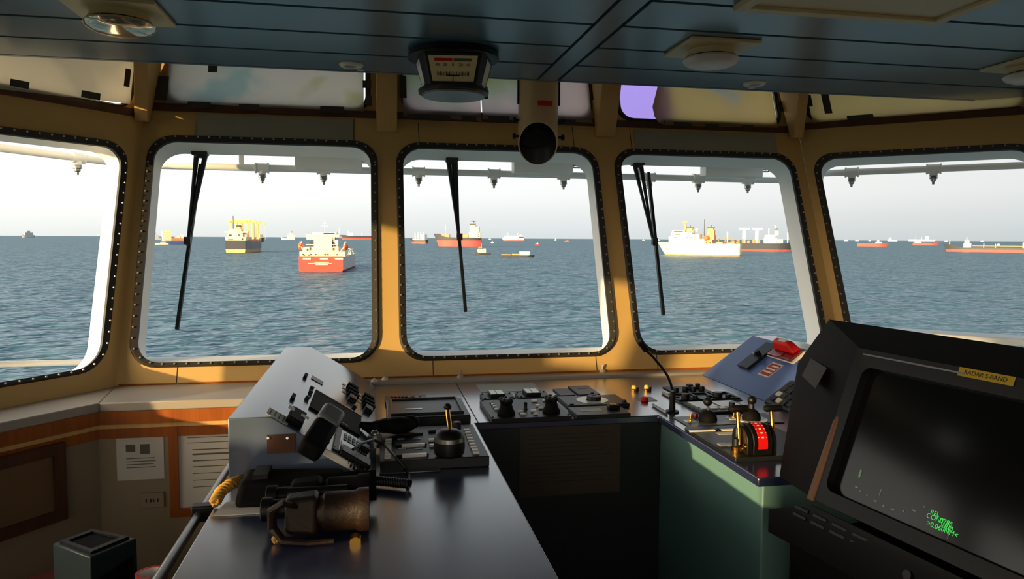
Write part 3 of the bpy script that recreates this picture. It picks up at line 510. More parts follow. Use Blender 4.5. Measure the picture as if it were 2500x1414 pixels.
# 6 other vessels
s = Ship('small cargo ship with four stubby white cranes, beside the left mullion of the middle window', 1024, 595, -60, 'cargo_ship'); s.hull(42, 16, 9, 3, 5, ('sh_black', 'sh_redboot'), deck='sh_green'); s.boxes('deckhouse', 'sh_white', [(-18, -6, 9, -8, 6, 22), (-6, -6, 9, 16, 6, 12)]); s.boxes('crane_post', 'sh_white', [(xx, -1.5, 9, xx+2.5, 1.5, 27) for xx in (-15, -6, 2, 10)])
s = Ship('small tug with a cream wheelhouse below the red and black tanker', 1180, 622, -96, 'tug', 'boat'); s.hull(36, 12, 5, 3, 2, ('sh_black', 'sh_black'), deck='sh_dark'); s.boxes('wheelhouse', 'sh_cream', [(2, -4, 5, 14, 4, 13), (4, -3.5, 13, 11, 3.5, 19), (-6, -2, 5, 1, 2, 15)], [(4.4, 3.6, 15, 10.6, 3.8, 17)]); s.tubes('mast', 'sh_white', [[V((5, 0, 18)), V((5, 0, 28))]], .5)
s = Ship('low laden barge with a cream house at its right end', 1262, 628, 92, 'barge', 'boat'); s.hull(82, 16, 5, 0, 1.5, ('sh_black', 'sh_black'), stern=.95, full=.42, deck='sh_deck'); s.boxes('house', 'sh_cream', [(6, -5, 5, 31, 5, 14)], [(8, 5.1, 10, 29, 5.3, 12)]); s.boxes('cargo_stack', 'sh_buff', [(-38, -5, 4, -14, 5, 7), (-12, -5, 4, 4, 5, 8)])
s = Ship('white car carrier near the horizon, right of the red and black tanker', 1254, 588, -90, 'car_carrier'); s.hull(50, 12, 7, 0, 1.5, ('sh_white', 'sh_redboot'), deck='sh_white'); s.boxes('garage', 'sh_white', [(-24, -5, 6, 24, 5, 12)], [(-24.2, -5.2, 5, -13, 5.2, 10)]); s.boxes('house', 'sh_white', [(-20, -4, 12, -14, 4, 15)]); s.tubes('mast', 'sh_white', [[V((14, 0, 10)), V((14, 0, 19))], [V((-10, 0, 10)), V((-10, 0, 19))]], .6)
s = Ship('white and blue ferry with a tall cream forward house, left of the wiper', 424, 597, -100, 'ferry'); s.hull(50, 14, 9, 0, 3, ('sh_blue', 'sh_blue'), deck='sh_buff'); s.boxes('forward_house', 'sh_cream', [(6, -6, 8, 25, 6, 32), (10, -5, 32, 18, 5, 35)]); s.boxes('cargo_deck', 'sh_buff', [(-24, -6, 9, 6, 6, 15)]); s.boxes('after_house', 'sh_white', [(-14, -4, 15, -2, 4, 22), (-22, -4, 15, -16, 4, 26)])
s = Ship('small white launch in front of the white and blue ferry', 396, 598, -92, 'launch', 'boat'); s.hull(28, 7, 3.5, 1, 1, ('sh_white', 'sh_buff'), deck='sh_buff'); s.boxes('cabin', 'sh_cream', [(-8, -2, 3, 4, 2, 6)])
s = Ship('grey naval looking ship at the left edge of the second window', 377, 586, -84, 'naval_ship'); s.hull(32, 8, 6, 2, 1.5, ('sh_grey', 'sh_grey'), deck='sh_grey'); s.boxes('superstructure', 'sh_grey', [(-10, -3, 6, 8, 3, 12), (-4, -2, 12, 6, 2, 18)]); s.tubes('mast', 'sh_grey', [[V((0, 0, 16)), V((0, 0, 27))], [V((0, 0, 26)), V((8, 0, 14))]], 1)
s = Ship('small dark ship just right of the yellow crane bulk carrier', 632, 590, -40, 'coaster'); s.hull(22, 12, 9, 0, 2, ('sh_black', 'sh_black'), deck='sh_deck'); s.boxes('house', 'sh_cream', [(-10, -5, 9, -2, 5, 17)]); s.tubes('mast', 'sh_dark', [[V((6, 0, 8)), V((6, 0, 18))]], .7)
s = Ship('small white vessel near the horizon between the bulk carrier and the red tanker', 704, 586, -100, 'supply_vessel'); s.hull(30, 8, 4, 2, 1, ('sh_white', 'sh_buff'), deck='sh_buff'); s.boxes('house', 'sh_white', [(-14, -3, 4, 2, 3, 12), (-10, -2.5, 12, -2, 2.5, 17)]); s.boxes('funnel', 'sh_grey', [(-10, -1.5, 17, -6, 1.5, 22)])
s = Ship('long black tanker on the horizon behind the red tanker', 886, 585, -91, 'tanker'); s.hull(96, 12, 9, 2, 3.5, ('sh_black', 'sh_redboot'), deck='sh_deck'); s.boxes('deckhouse', 'sh_white', [(24, -4, 9, 36, 4, 16)]); s.tubes('mast', 'sh_white', [[V((34, 0, 14)), V((34, 0, 22))], [V((2, 0, 9)), V((2, 0, 16))]], .8)
s = Ship('hazy grey ship on the horizon in the leftmost window', 69, 580, -110, 'cargo_ship'); s.hull(26, 10, 6, 1, 1, ('sh_grey', 'sh_grey'), deck='sh_grey'); s.boxes('superstructure', 'sh_grey', [(-10, -3, 6, 8, 3, 12), (-4, -2, 12, 4, 2, 16)])
s = Ship('faint grey ship on the horizon beside the white frame of the leftmost window', 251, 577, -95, 'cargo_ship'); s.hull(18, 6, 3.5, 1, 1, ('sh_grey', 'sh_grey'), deck='sh_grey'); s.boxes('superstructure', 'sh_grey', [(-4, -2, 3, 4, 2, 8), (-1, -1, 8, 1, 1, 11)])
s = Ship('red ship with a white house, left of the pair in the rightmost window', 2128, 602, 92, 'coaster'); s.hull(64, 12, 8, 1, 2, ('sh_red', 'sh_redboot'), deck='sh_red'); s.boxes('deckhouse', 'sh_white', [(8, -4, 8, 22, 4, 12), (12, -3, 12, 16, 3, 16)])
s = Ship('red ship with a cream house amid the rightmost window, under the white silhouette', 2258, 599, 92, 'coaster'); s.hull(52, 10, 6, 1, 2, ('sh_red', 'sh_redboot'), deck='sh_red'); s.boxes('deckhouse', 'sh_cream', [(-22, -4, 6, -8, 4, 11)])
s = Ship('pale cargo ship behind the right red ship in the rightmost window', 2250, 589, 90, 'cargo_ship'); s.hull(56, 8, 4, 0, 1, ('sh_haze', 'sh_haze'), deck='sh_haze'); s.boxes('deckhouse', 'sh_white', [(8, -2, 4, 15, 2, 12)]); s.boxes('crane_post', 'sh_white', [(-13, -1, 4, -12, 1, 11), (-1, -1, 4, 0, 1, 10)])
s = Ship('white ship with a pointed house on the horizon of the rightmost window', 2179, 589, -90, 'cargo_ship'); s.hull(20, 5, 2.4, 0, .5, ('sh_white', 'sh_white'), deck='sh_white'); s.boxes('deckhouse', 'sh_white', [(2, -2, 2, 9, 2, 5), (4, -1, 5, 6, 1, 9)])
s = Ship('long dark tanker at the right edge of the photo, buff houses and red boot top', 2420, 616, -88, 'tanker'); s.hull(186, 26, 11, 8, 6, ('sh_black', 'sh_redboot'), deck='sh_deck', stern=.8, full=.3); s.boxes('midship_house', 'sh_cream', [(42, -8, 11, 58, 8, 22), (46, -7, 22, 56, 7, 28)]); s.boxes('after_house', 'sh_cream', [(-88, -10, 11, -62, 10, 24), (-86, -8, 24, -66, 8, 33)])
s.tubes('mast', 'sh_white', [[V((52, 0, 26)), V((52, 0, 36))], [V((88, 0, 16)), V((88, 0, 28))], [V((16, 0, 10)), V((16, 0, 22))], [V((-8, 0, 10)), V((-8, 0, 20))]], .9); m = s.mb(); m.ball((-14, 4, 18), 3.2, 10); m.build('white_tank', 'sh_white', s.t); s.tubes('deck_pipe', 'sh_buff', [[V((40, 3, 15)), V((-62, 3, 15))]], .8)
for px_, py_, w, h, mt_, lab in ((1202, 594, 7, 6, 'sh_white', 'tiny white motor boat right of the red and black tanker'), (1312, 599, 10, 8, 'sh_red', 'small red boat alone right of the white car carrier'), (1356, 587.5, 4, 6, 'sh_white', 'tiny white sail like boat on the horizon right of the red boat'), (1385, 590, 14, 4, 'sh_redboot', 'faint red ship on the horizon near the third mullion'),
                             (1196, 584.5, 6, 2.5, 'sh_white', 'tiny white speck of a ship above the white motor boat'), (1571, 587.5, 6, 3, 'sh_white', 'tiny white ship on the horizon left of the wiper in the fourth window'), (1608, 587.5, 6, 3, 'sh_white', 'tiny white ship on the horizon right of the wiper in the fourth window'), (1938, 589, 6, 3, 'sh_white', 'tiny white ship on the horizon at the right of the fourth window'),
                             (2065, 588.5, 8, 4, 'sh_white', 'leftmost tiny white ship on the horizon of the rightmost window'), (2092, 588.5, 7, 3, 'sh_white', 'second tiny white ship on the horizon of the rightmost window'), (2123, 588.5, 5, 2.5, 'sh_white', 'third tiny white ship from the left in the rightmost window'), (2310, 589.5, 7, 2.5, 'sh_white', 'tiny white ship on the horizon left of the long dark tanker'), (2398, 590, 7, 2.5, 'sh_white', 'tiny white ship on the horizon above the long dark tanker')):
    s = Ship(lab, px_, py_, 95, 'boat', 'boat'); s.hull(w, w*.35, h*.4, 0, h*.12, (mt_, mt_), deck=mt_); s.boxes('house', 'sh_white' if mt_ != 'sh_redboot' else mt_, [(-w*.2, -w*.12, h*.35, w*.2, w*.12, h*.7), (-w*.06, -w*.06, h*.7, w*.06, w*.06, h)])
# ================================================================ CHARTS TAPED OVER THE UPPER WINDOWS
def sh(label, F, xl, ybl, xr, ybr, matn, tapes, z1=2.5, curl=0, n=-.016):
    bl, br = F.px(xl, ybl, n), F.px(xr, ybr, n); b1 = zt(F, z1)
    return _sheet(label, F, [bl, br, (br[0], b1), (bl[0], b1)], matn, tapes, n, curl)
def _sheet(label, F, q, matn, tapes, n, curl):
    a = [p[0] for p in q]; b = [p[1] for p in q]
    root = thing('nautical_chart', label, 'chart', F.P(sum(a)/len(a), min(b), n), 'charts taped over the upper windows')
    m = MB(); NX = 16; NY = 8; g = []; (x0, y0), (x1, y1), (x2, y2), (x3, y3) = q
    for j in range(NY+1):
        for i in range(NX+1):
            u, v = i/NX, j/NY; x = (x0*(1-u)+x1*u)*(1-v)+(x3*(1-u)+x2*u)*v; y = (y0*(1-u)+y1*u)*(1-v)+(y3*(1-u)+y2*u)*v
            w = n-.003*math.sin(u*9+v*3)-.002*math.sin(v*7+u*4); cu = 0
            if curl: w -= curl*max(0, .20-u)**2*16; cu = curl*max(0, .25-u)*(.2+v*2.2)
            g.append(F.P(x+cu, y, w))
    m.add(g, [(j*(NX+1)+i, j*(NX+1)+i+1, (j+1)*(NX+1)+i+1, (j+1)*(NX+1)+i) for j in range(NY) for i in range(NX)]); m.build('paper', matn, root)
    k = 3.25/1776
    for x, y, w, h in tapes:
        A = F.px(x, y, n-.008); pts = [(A[0]+dx*k, A[1]+dy*k) for dx, dy in ((-w/2, -h/2), (w/2, -h/2), (w/2, h/2), (-w/2, h/2))]
        m = MB(); m.prism([F.P(p[0], p[1], n-.008) for p in pts], F.n*-.0008); m.build('tape_strip', 'tape', root)
    return root
sh('pale chart over the upper window at the far left of the photo', FL, -260, 188, 318, 254, 'chart_left', [(48, 205, 34, 15), (222, 233, 40, 16), (311, 190, 13, 44)])
sh('pale chart with a coastline over the upper window left of the central bracket', FF, 404, 252, 888, 272, 'chart_coast', [(395, 215, 26, 60), (520, 160, 20, 36), (486, 256, 48, 15), (608, 262, 44, 15), (811, 268, 54, 18), (896, 206, 20, 20), (900, 246, 14, 26)])
sh('lilac chart with green land behind the hanging rudder indicator', FF, 984, 284, 1176, 296, 'chart_lilac', [(984, 212, 16, 60), (1022, 285, 52, 14), (1075, 288, 48, 15), (1145, 290, 36, 14), (1182, 226, 18, 34)])
sh('plain lilac chart half hidden by the tan periscope tube', FF, 1178, 292, 1447, 300, 'chart_lilac', [(1218, 290, 52, 15), (1384, 299, 46, 14), (1453, 225, 20, 44)])
sh('tan chart curling away from the violet pane at its left edge', FF, 1556, 306, 1900, 312, 'chart_tan', [(1610, 300, 30, 14), (1668, 304, 50, 13), (1740, 310, 36, 16), (1826, 312, 30, 14), (1907, 260, 16, 30)], curl=.25)
sh('tan and grey chart over the upper window at the far right of the photo', FR, 1984, 300, 2620, 250, 'chart_tan', [(2018, 252, 18, 60), (1976, 246, 12, 34), (2100, 286, 60, 12)])
# ================================================================ THINGS ON THE CEILING
CZ = 2.22
def diffuser(x0, x1, y0, y1, label, disc='fixture_white'):
    cx_, cy_ = (x0+x1)/2, (y0+y1)/2; r = (x1-x0)*.385; t = thing('ceiling_diffuser', label, 'vent', (cx_, cy_, CZ-.07), 'round ceiling diffusers')
    m = MB(); m.bb((x0, y0, CZ-.0005), (x1, y1, CZ-.012)); m.build('base_plate', 'fixture_cream', t, bevel=.003)
    m = MB(); m.lathe((cx_, cy_, CZ-.012), [(r*.80, 0), (r*.84, -.012), (r*.90, -.020), (r*.86, -.020), (r*.78, -.010), (r*.74, 0)], 40); m.build('collar_ring', 'fixture_cream', t)
    m = MB(); m.lathe((cx_, cy_, CZ-.012), [(r*.5, 0), (r*.5, -.03), (.001, -.03)], 24); m.build('throat', 'black_matte', t)
    m = MB(); m.lathe((cx_, cy_, CZ-.036), [(r*.6, .002), (r*.95, 0), (r, -.006), (r*.92, -.016), (r*.7, -.024), (r*.35, -.028), (.001, -.029)], 48); m.build('disc', disc, t)
    m = MB()
    for k in range(4): a = PI/4+k*PI/2; m.cyl((cx_+r*.7*math.cos(a), cy_+r*.7*math.sin(a), CZ-.012), (cx_+r*.7*math.cos(a), cy_+r*.7*math.sin(a), CZ-.040), .003, n=6)
    m.build('spacer', 'fixture_cream', t); return t
diffuser(.925, 1.15, 2.055, 2.275, 'white round diffuser on a square plate, right of the ceiling channel')
diffuser(-.775, -.545, 2.03, 2.245, 'shiny metal dome diffuser on the ceiling at the upper left, glinting gold', 'polished')
diffuser(2.082, 2.31, 2.035, 2.245, 'round diffuser cut by the right edge of the photo')
for x, y, lab in ((-.075, 2.63, 'small round recessed spot left of the rudder indicator'), (1.435, 2.616, 'small round recessed spot near the ceiling edge, right of the ceiling channel')):
    t = thing('recessed_spot', lab, 'light', (x, y, CZ-.012), 'small recessed spots'); m = MB(); m.lathe((x, y, CZ-.0005), [(.042, 0), (.042, -.004), (.036, -.010), (.024, -.010), (.020, 0)], 28); m.build('trim_ring', 'fixture_white', t)
    m = MB(); m.lathe((x, y, CZ-.0008), [(.021, 0), (.018, -.006), (.001, -.008)], 20); m.build('lens', 'steel', t)
    m = MB(); m.lathe((x+.03, y+.075, CZ-.0005), [(.012, 0), (.012, -.004), (.001, -.006)], 14); tag(m.build('ceiling_screw_cap', 'fixture_white'), 'tiny white cap on the ceiling beside the ' + ('left' if x < 0 else 'right') + ' recessed spot', 'cap', 'ceiling screw caps')
t = thing('ceiling_hatch', 'cream framed access hatch in the ceiling at the upper right', 'hatch', (1.21, 1.5, CZ-.02))
m = MB(); A = [V((.91, 1.776, 0)), V((1.508, 1.776, 0)), V((1.508, 1.18, 0)), V((.91, 1.18, 0))]; B = [V((.94, 1.746, 0)), V((1.478, 1.746, 0)), V((1.478, 1.21, 0)), V((.94, 1.21, 0))]
up = lambda P, z: [V((p.x, p.y, z)) for p in P]
m.loops(up(A, CZ-.0005), up(A, CZ-.016)); m.loops(up(A, CZ-.016), up(B, CZ-.016)); m.loops(up(B, CZ-.016), up(B, CZ-.004)); m.build('hatch_frame', 'fixture_cream', t)
m = MB(); m.bb((.942, 1.744, CZ-.0006), (1.476, 1.212, CZ-.008)); m.build('hatch_panel', 'fixture_cream', t)
# rudder angle indicator
rc = V((.257, 2.405, CZ)); t = thing('rudder_indicator', 'black three-faced rudder angle indicator hanging from the ceiling', 'indicator', (rc.x, rc.y, CZ-.135))
th0 = math.atan2(EYE.y-rc.y, EYE.x-rc.x)-R(1)      # its front face looks at the helmsman
angs = [-40, 40, 50, 112, 128, 232, 248, 310]
def rg(r, z): return [V((rc.x+r*math.cos(th0+R(a)), rc.y+r*math.sin(th0+R(a)), z)) for a in angs]
m = MB(); m.lathe(rc, [(.125, -.0005), (.146, -.006), (.148, -.022), (.138, -.026), (.12, -.026)], 48); m.build('mounting_ring', 'black', t)
m = MB(); r1, r2, z1, z2 = .137, .108, CZ-.024, CZ-.118; m.loops(rg(r1, z1), rg(r2, z2)); m.add(rg(r1, z1), [tuple(range(8))]); m.add(rg(r2, z2), [tuple(range(8))]); m.build('housing', 'black', t, bevel=.003)
m = MB(); m.lathe((rc.x, rc.y, z2-.0002), [(.104, 0), (.115, -.004), (.114, -.014), (.104, -.017), (.001, -.017)], 40); m.build('base_rim', 'black', t); m = MB(); m.lathe((rc.x, rc.y, z2-.0175), [(.103, 0), (.101, -.006), (.001, -.009)], 40); m.build('base_cap', 'plastic_grey', t)
def face(i, j, name, matn, mg=.07, full=True):
    a0, a1, b0, b1 = rg(r1, z1)[i], rg(r1, z1)[j], rg(r2, z2)[i], rg(r2, z2)[j]; bl = lambda u, v: (a0.lerp(a1, u)).lerp(b0.lerp(b1, u), v)
    o = bl(.5, .5); ex = (a0-a1).normalized(); ey = (a0.lerp(a1, .5)-b0.lerp(b1, .5)).normalized(); ez = ex.cross(ey).normalized()
    if ez.dot(V((math.cos(th0+R((angs[i]+angs[j])/2)), math.sin(th0+R((angs[i]+angs[j])/2)), 0))) < 0: ez = -ez
    q = [bl(u, v)+ez*.0008 for u, v in ((mg, .1), (1-mg, .1), (1-mg, .9), (mg, .9))]; m = MB(); m.prism(q, ez*.0016); m.build(name, matn, t); return o+ez*.003, -ex if False else ex, ey, ez, (a0-a1).length
o, ex, ey, ez, w = face(0, 1, 'front_dial', 'dial', .05); 
if ex.dot(RT) < 0: ex = -ex
fm = lambda u, v: frame(o+ex*u+ey*v, ex, ey, ez)
def dialbits(parent):
    m = MB(); m.T = fm(-.030, .026); m.box((0, 0, 0), (.056, .009, .0012)); m.build('port_band', 'red', parent)
    m = MB(); m.T = fm(.030, .026); m.box((0, 0, 0), (.056, .009, .0012)); m.build('starboard_band', 'dial_green', parent)
    m = MB(); m.T = fm(0, 0)
    for k in range(-10, 11):
        h = .013 if k % 2 == 0 else .009; m.box((k*.0055*(1-.012*abs(k)), -.018+h/2-.004, 0), (.0014 if k % 2 else .0022, h, .001))
    m.bb((-.02, -.0235, -.0005), (.02, -.019, .0006)); m.bb((-.001, -.04, -.0005), (.001, -.01, .0015)); m.build('scale_marks', 'ink', parent)
    for s_, u in (('40', -.048), ('20', -.024), ('0', 0), ('20', .024), ('40', .048)): text('scale_number', s_, .0125, fm(u, .0105), 'ink', parent)
dialbits(t)
face(2, 3, 'side_dial', 'dial_white', .2); face(6, 7, 'side_dial', 'dial_white', .2)
# periscope tube of the magnetic compass
pc = V((.640, 2.852, 0)); r = .079; n_ = 48; TW = math.atan2(EYE.x-pc.x, EYE.y-pc.y)-PI; t = thing('compass_periscope', 'tan compass periscope tube hanging between the ceiling and the middle window', 'tube', (pc.x, pc.y, 1.925))
m = MB(); ring = lambda q, zf: [V((pc.x+q*math.cos(2*PI*i/n_), pc.y+q*math.sin(2*PI*i/n_), zf(math.sin(2*PI*i/n_+TW)))) for i in range(n_)]
tw = math.atan2(EYE.x-pc.x, EYE.y-pc.y)+PI   # the mouth is turned a little towards the helm
zo = lambda s_: 1.994-.073*s_
m.loops(ring(r, lambda s_: 2.618), ring(r, zo)); m.loops(ring(r, zo), ring(r*.93, zo)); m.build('tube', 'tube_tan', t)
m = MB(); m.loops(ring(r*.93, lambda s_: zo(s_)+.0005), ring(r*.93, lambda s_: 2.40)); m.build('inner_sleeve', 'tube_in', t)
m = MB(); m.loops(ring(r+.002, lambda s_: 2.105), ring(r+.002, lambda s_: 2.085)); m.loops(ring(r+.002, lambda s_: 2.105), ring(r, lambda s_: 2.105)); m.loops(ring(r+.002, lambda s_: 2.085), ring(r, lambda s_: 2.085)); m.build('clamp_band', 'tube_tan', t)
m = MB(); mp = [V((pc.x+.062*math.cos(a), pc.y+.045+.0*a, 1.975+.05+.03*math.sin(a))) for a in [2*PI*i/20 for i in range(20)]]; m.prism([p+V((0, (p.z-2.0)*.4-.012, -.012)) for p in mp], (0, .002, .004)); m.build('mirror', 'steel', t)
for sg in (-1, 1):
    for zz in (2.082, 2.02):
        m = MB(); a = V((pc.x+sg*(r+.001), pc.y-.012, zz)); b = a+V((sg*.014, 0, 0)); m.cyl(a, b, .005, n=10); m.cyl(b, b+V((sg*.009, 0, 0)), .0125, n=14); m.build('clamp_knob', 'black', t)
    m = MB(); a = V((pc.x+sg*(r+.004), pc.y-.01, 2.145)); m.bb(a-V((.003, .004, 0)), a+V((.003, .004, .4))); m.build('slide_rod', 'black', t)
m = MB(); A = [V((pc.x+(r+.0012)*math.cos(R(a)), pc.y+(r+.0012)*math.sin(R(a)), 0)) for a in range(-104, -58, 5)]
m.add([p+V((0, 0, 2.130)) for p in A]+[p+V((0, 0, 2.150)) for p in A], [(i, i+1, len(A)+i+1, len(A)+i) for i in range(len(A)-1)]); m.build('red_label', 'red', t)
# ================================================================ THE CONSOLE
TOPZ = 1.07
m = MB(); m.prism([V(p+(TOPZ-.022,)) for p in ((-.326, .40), (.29, .40), (.29, 2.117), (.868, 2.117), (.868, 1.512), (1.62, 1.512), (1.62, 2.737), (-.326, 2.737))], (0, 0, .022))
tag(m.build('console_worktop', 'laminate', bevel=.003), 'glossy dark blue U shaped console worktop under the front windows', 'worktop')
for nm, lab, a, b, mt_ in (('console_cabinet', 'dark blue console cabinet under the left leg of the worktop', (-.30, .42, 0), (.268, 2.70, 1.0478), 'laminate_edge'), ('console_cabinet', 'middle console cabinet behind the footwell, its green darkened for shade', (.2685, 2.145, 0), (.8895, 2.70, 1.0478), 'cabinet_shaded'), ('console_cabinet', 'sage green console cabinet under the right leg, half lit by the sun', (.890, 1.53, 0), (1.60, 2.70, 1.0478), 'cabinet_green')):
    m = MB(); m.bb(a, b); tag(m.build(nm, mt_, bevel=.004), lab, 'cabinet', 'console cabinets')
m = MB(); m.bb((.2985, 2.737, TOPZ+.0002), (.3015, 2.118, TOPZ+.0006)); tag(m.build('worktop_seam', 'groove'), 'thin dark seam across the worktop left of the two joysticks', 'seam')
p0, p1 = PY(1268, 1042, 2.14), PY(1512, 1200, 2.14); t = thing('notice_board', 'dim brown notice board taped to the middle cabinet in the footwell', 'notice', (p0.x, 2.135, p1.z))
m = MB(); m.bb((p0.x, 2.1445, p1.z), (p1.x, 2.138, p0.z)); m.build('board', 'sepia', t); m = MB()
for k in range(12): m.bb((p0.x+.03, 2.1378, p0.z-.03-k*.0135), (p1.x-.03-.05*(k*7 % 5)/5, 2.1372, p0.z-.027-k*.0135))
m.build('printed_lines', 'ink', t)
def ax4(q, z): P = [Z(x, y, z) for x, y in q]; return (P[0].x+P[3].x)/2, (P[1].x+P[2].x)/2, (P[0].y+P[1].y)/2, (P[2].y+P[3].y)/2   # corners: far left, far right, near right, near left
def plate(name, label, cat, q, th, mt_='panel_black', part='face_plate', bevel=.002, group=None, z=TOPZ):
    x0, x1, yf, yn = ax4(q, z+th); t = thing(name, label, cat, ((x0+x1)/2, (yf+yn)/2, z), group); m = MB(); m.bb((x0, yn, z+.0003), (x1, yf, z+th)); m.build(part, mt_, t, bevel=bevel); return t, (x0, x1, yf, yn, z+th)
def bt(parent, name, px, z, sz, mt_, bevel=.001, dz=0):
    p = Z(px[0], px[1], z+sz[2]); m = MB(); m.box((p.x, p.y, z+dz+sz[2]/2+.0002), sz); return m.build(name, mt_, parent, bevel=bevel)
# -- left leg
t, e_ = plate('tray_console', 'black console module with a sunken tray and white label on the left leg', 'module', [(943, 975), (1128, 972), (1148, 1013), (944, 1023)], .042, bevel=.004); x0, x1, yf, yn, zz = e_
m = MB(); A = [(x0+.012, yn+.03), (x1-.016, yn+.03), (x1-.016, yf-.006), (x0+.012, yf-.006)]; B = [(x0+.018, yn+.036), (x1-.022, yn+.036), (x1-.022, yf-.012), (x0+.018, yf-.012)]
m.loops([V(p+(zz,)) for p in A], [V(p+(zz+.006,)) for p in A]); m.loops([V(p+(zz+.006,)) for p in A], [V(p+(zz+.006,)) for p in B]); m.loops([V(p+(zz+.006,)) for p in B], [V(p+(zz+.0004,)) for p in B]); m.build('tray_rim', 'panel_black', t)
bt(t, 'label_strip', (1010, 998), zz, (.05, .012, .001), 'button_white', 0); bt(t, 'latch', (1093, 1004), zz, (.012, .014, .008), 'black'); m = MB(); m.bb((x1-.075, yn+.05, zz+.0005), (x1-.03, yn+.053, zz+.002)); m.build('latch_bar', 'black', t)
t, e_ = plate('alarm_button_strip', 'narrow black strip of red and white push buttons behind the tray module', 'button panel', [(940, 966), (1040, 964), (1046, 979), (938, 982)], .012)
for r_ in range(2):
    for k in range(9): bt(t, 'push_button', (957+k*8.6+r_*1, 967.5+r_*5.5), e_[4], (.0085, .013, .006), 'red_dark' if k in (3, 4) or (r_ == 0 and k < 2) else 'button_white' if k > 4 and k % 2 else 'red')
t, e_ = plate('autopilot_panel', 'black autopilot panel full of label buttons on the left leg', 'control panel', [(927, 1043), (1160, 1038), (1190, 1115), (926, 1126)], .026); zz = e_[4]
for y in (757, 785, 812, 840, 868, 895, 922, 950): bt(t, 'label_button', (949-(y-750)*.012, 900+y/4.419), zz, (.016, .010, .005), 'button_white')
for k in range(9): bt(t, 'label_button', (1139+k*2.9, 1048+k*7.0), zz, (.016, .010, .005), 'button_white')
for cx_, cy_ in ((1003, 1079), (1006, 1103)):
    bt(t, 'display_frame', (cx_, cy_), zz, (.078, .046, .006), 'black'); bt(t, 'display_strip', (cx_+6, cy_+5), zz, (.058, .009, .0075), 'button_white', 0)
    for dx in (-24, 16): bt(t, 'display_label', (cx_+dx, cy_-8), zz, (.018, .010, .0075), 'plastic_grey', 0)
bt(t, 'display_frame', (1000, 1056), zz, (.070, .02, .005), 'black')
for p in ((1055, 1072), (1057, 1085)): bt(t, 'label_button', p, zz, (.018, .013, .006), 'button_white')
for p in ((1055, 1050), (1122, 1060), (1124, 1068)): bt(t, 'toggle', p, zz, (.020, .009, .006), 'black')
q = Z(1115, 1052, zz); m = MB(); m.lathe((q.x, q.y, zz), [(.012, 0), (.012, .022), (.010, .025), (.001, .025)], 16); m.build('rotary_knob', 'black', t)
q = Z(1097, 1112, zz); zb = zz; t = thing('steering_tiller', 'round black steering tiller with a silver band and brass lever on the autopilot panel', 'tiller', (q.x, q.y, zb))
m = MB(); m.lathe((q.x, q.y, zb+.0003), [(.030, 0), (.036, .006), (.038, .022), (.037, .036)], 32); m.build('body', 'black', t); m = MB(); m.lathe((q.x, q.y, zb+.0365), [(.0372, 0), (.0365, .010)], 32); m.build('silver_band', 'steel', t)
m = MB(); m.lathe((q.x, q.y, zb+.047), [(.036, 0), (.031, .010), (.02, .016), (.001, .018)], 32); m.build('cap', 'black', t)
m = MB(); m.tube([(q.x, q.y-.01, zb+.064), (q.x, q.y, zb+.078), (q.x-.001, q.y+.02, zb+.096), (q.x-.001, q.y+.03, zb+.108)], .0065, 10, [.004, .006, .006, .005]); m.build('lever', 'brass', t); m = MB(); m.ball((q.x-.001, q.y+.032, zb+.112), .011, 14, (.9, 1.2, .8)); m.build('lever_knob', 'black', t)
t, e_ = plate('cover_plate', 'flat grey cover plate on the worktop in front of the autopilot panel', 'plate', [(926, 1137), (1068, 1132), (1080, 1148), (926, 1156)], .004, 'steel')
q = Z(972, 1044, 1.115); t = thing('hand_microphone', 'black hand microphone lying between the tray module and the autopilot panel', 'microphone', (q.x, q.y, 1.097))
m = MB(); m.ball((q.x, q.y, 1.097+.024), .042, 18, (1.15, .75, .55)); m.ball((q.x+.03, q.y+.012, 1.124), .026, 14, (1.1, .8, .75)); m.build('head', 'black_matte', t); m = MB(); m.tube([(q.x-.03, q.y, 1.122), (q.x-.07, q.y+.005, 1.118), (q.x-.10, q.y+.01, 1.125)], .018, 10, [.02, .014, .008]); m.build('grip', 'black_matte', t)
# -- the slanted instrument box on the left leg
def section_box(name, label, x0, xt, xb, zt_, y0, y1, mbody, mface, mtop=None):
    t = thing(name, label, 'instrument box', ((x0+xb)/2, (y0+y1)/2, TOPZ)); m = MB(); m.prism([V((x0, y0, TOPZ+.0004)), V((x0, y0, zt_)), V((xt, y0, zt_)), V((xb, y0, TOPZ+.0004))], (0, y1-y0, 0)); m.build('cabinet', mbody, t, bevel=.0025)
    if mface:
        n = V((zt_-TOPZ, 0, abs(xb-xt))).normalized(); n = n if xb > xt else V((-n.x, 0, n.z)); m = MB(); m.prism([V((xt, y0+.004, zt_))+n*.0003, V((xb, y0+.004, TOPZ))+n*.0003, V((xb, y1-.004, TOPZ))+n*.0003, V((xt, y1-.004, zt_))+n*.0003], n*.0015); m.build('sloping_panel', mface, t)
    return t
BY0 = 1.672; LB = section_box('instrument_box', 'grey blue instrument box with a sloping switch panel on the left leg', -.322, -.231, .0, 1.219, BY0, 2.733, 'box_grey', None)
a, b = V((-.231, BY0, 1.219)), V((0, BY0, 1.07)); LDN = (b-a).normalized(); LY = V((0, 1, 0)); LNn = LY.cross(LDN); LNn = LNn if LNn.z > 0 else -LNn
def SP(x, y, h=0): return PL(x, y, a+LNn*h, LNn)
def LT(p): return frame(p, LDN, LY, LNn)
def sbox(parent, name, px, sz, mt_, h=0, bevel=.001):
    m = MB(LT(SP(px[0], px[1], h+sz[2])-LNn*(h+sz[2]))); m.bb((-sz[0]/2, -sz[1]/2, h+.0003), (sz[0]/2, sz[1]/2, h+sz[2])); return m.build(name, mt_, parent, bevel=bevel)
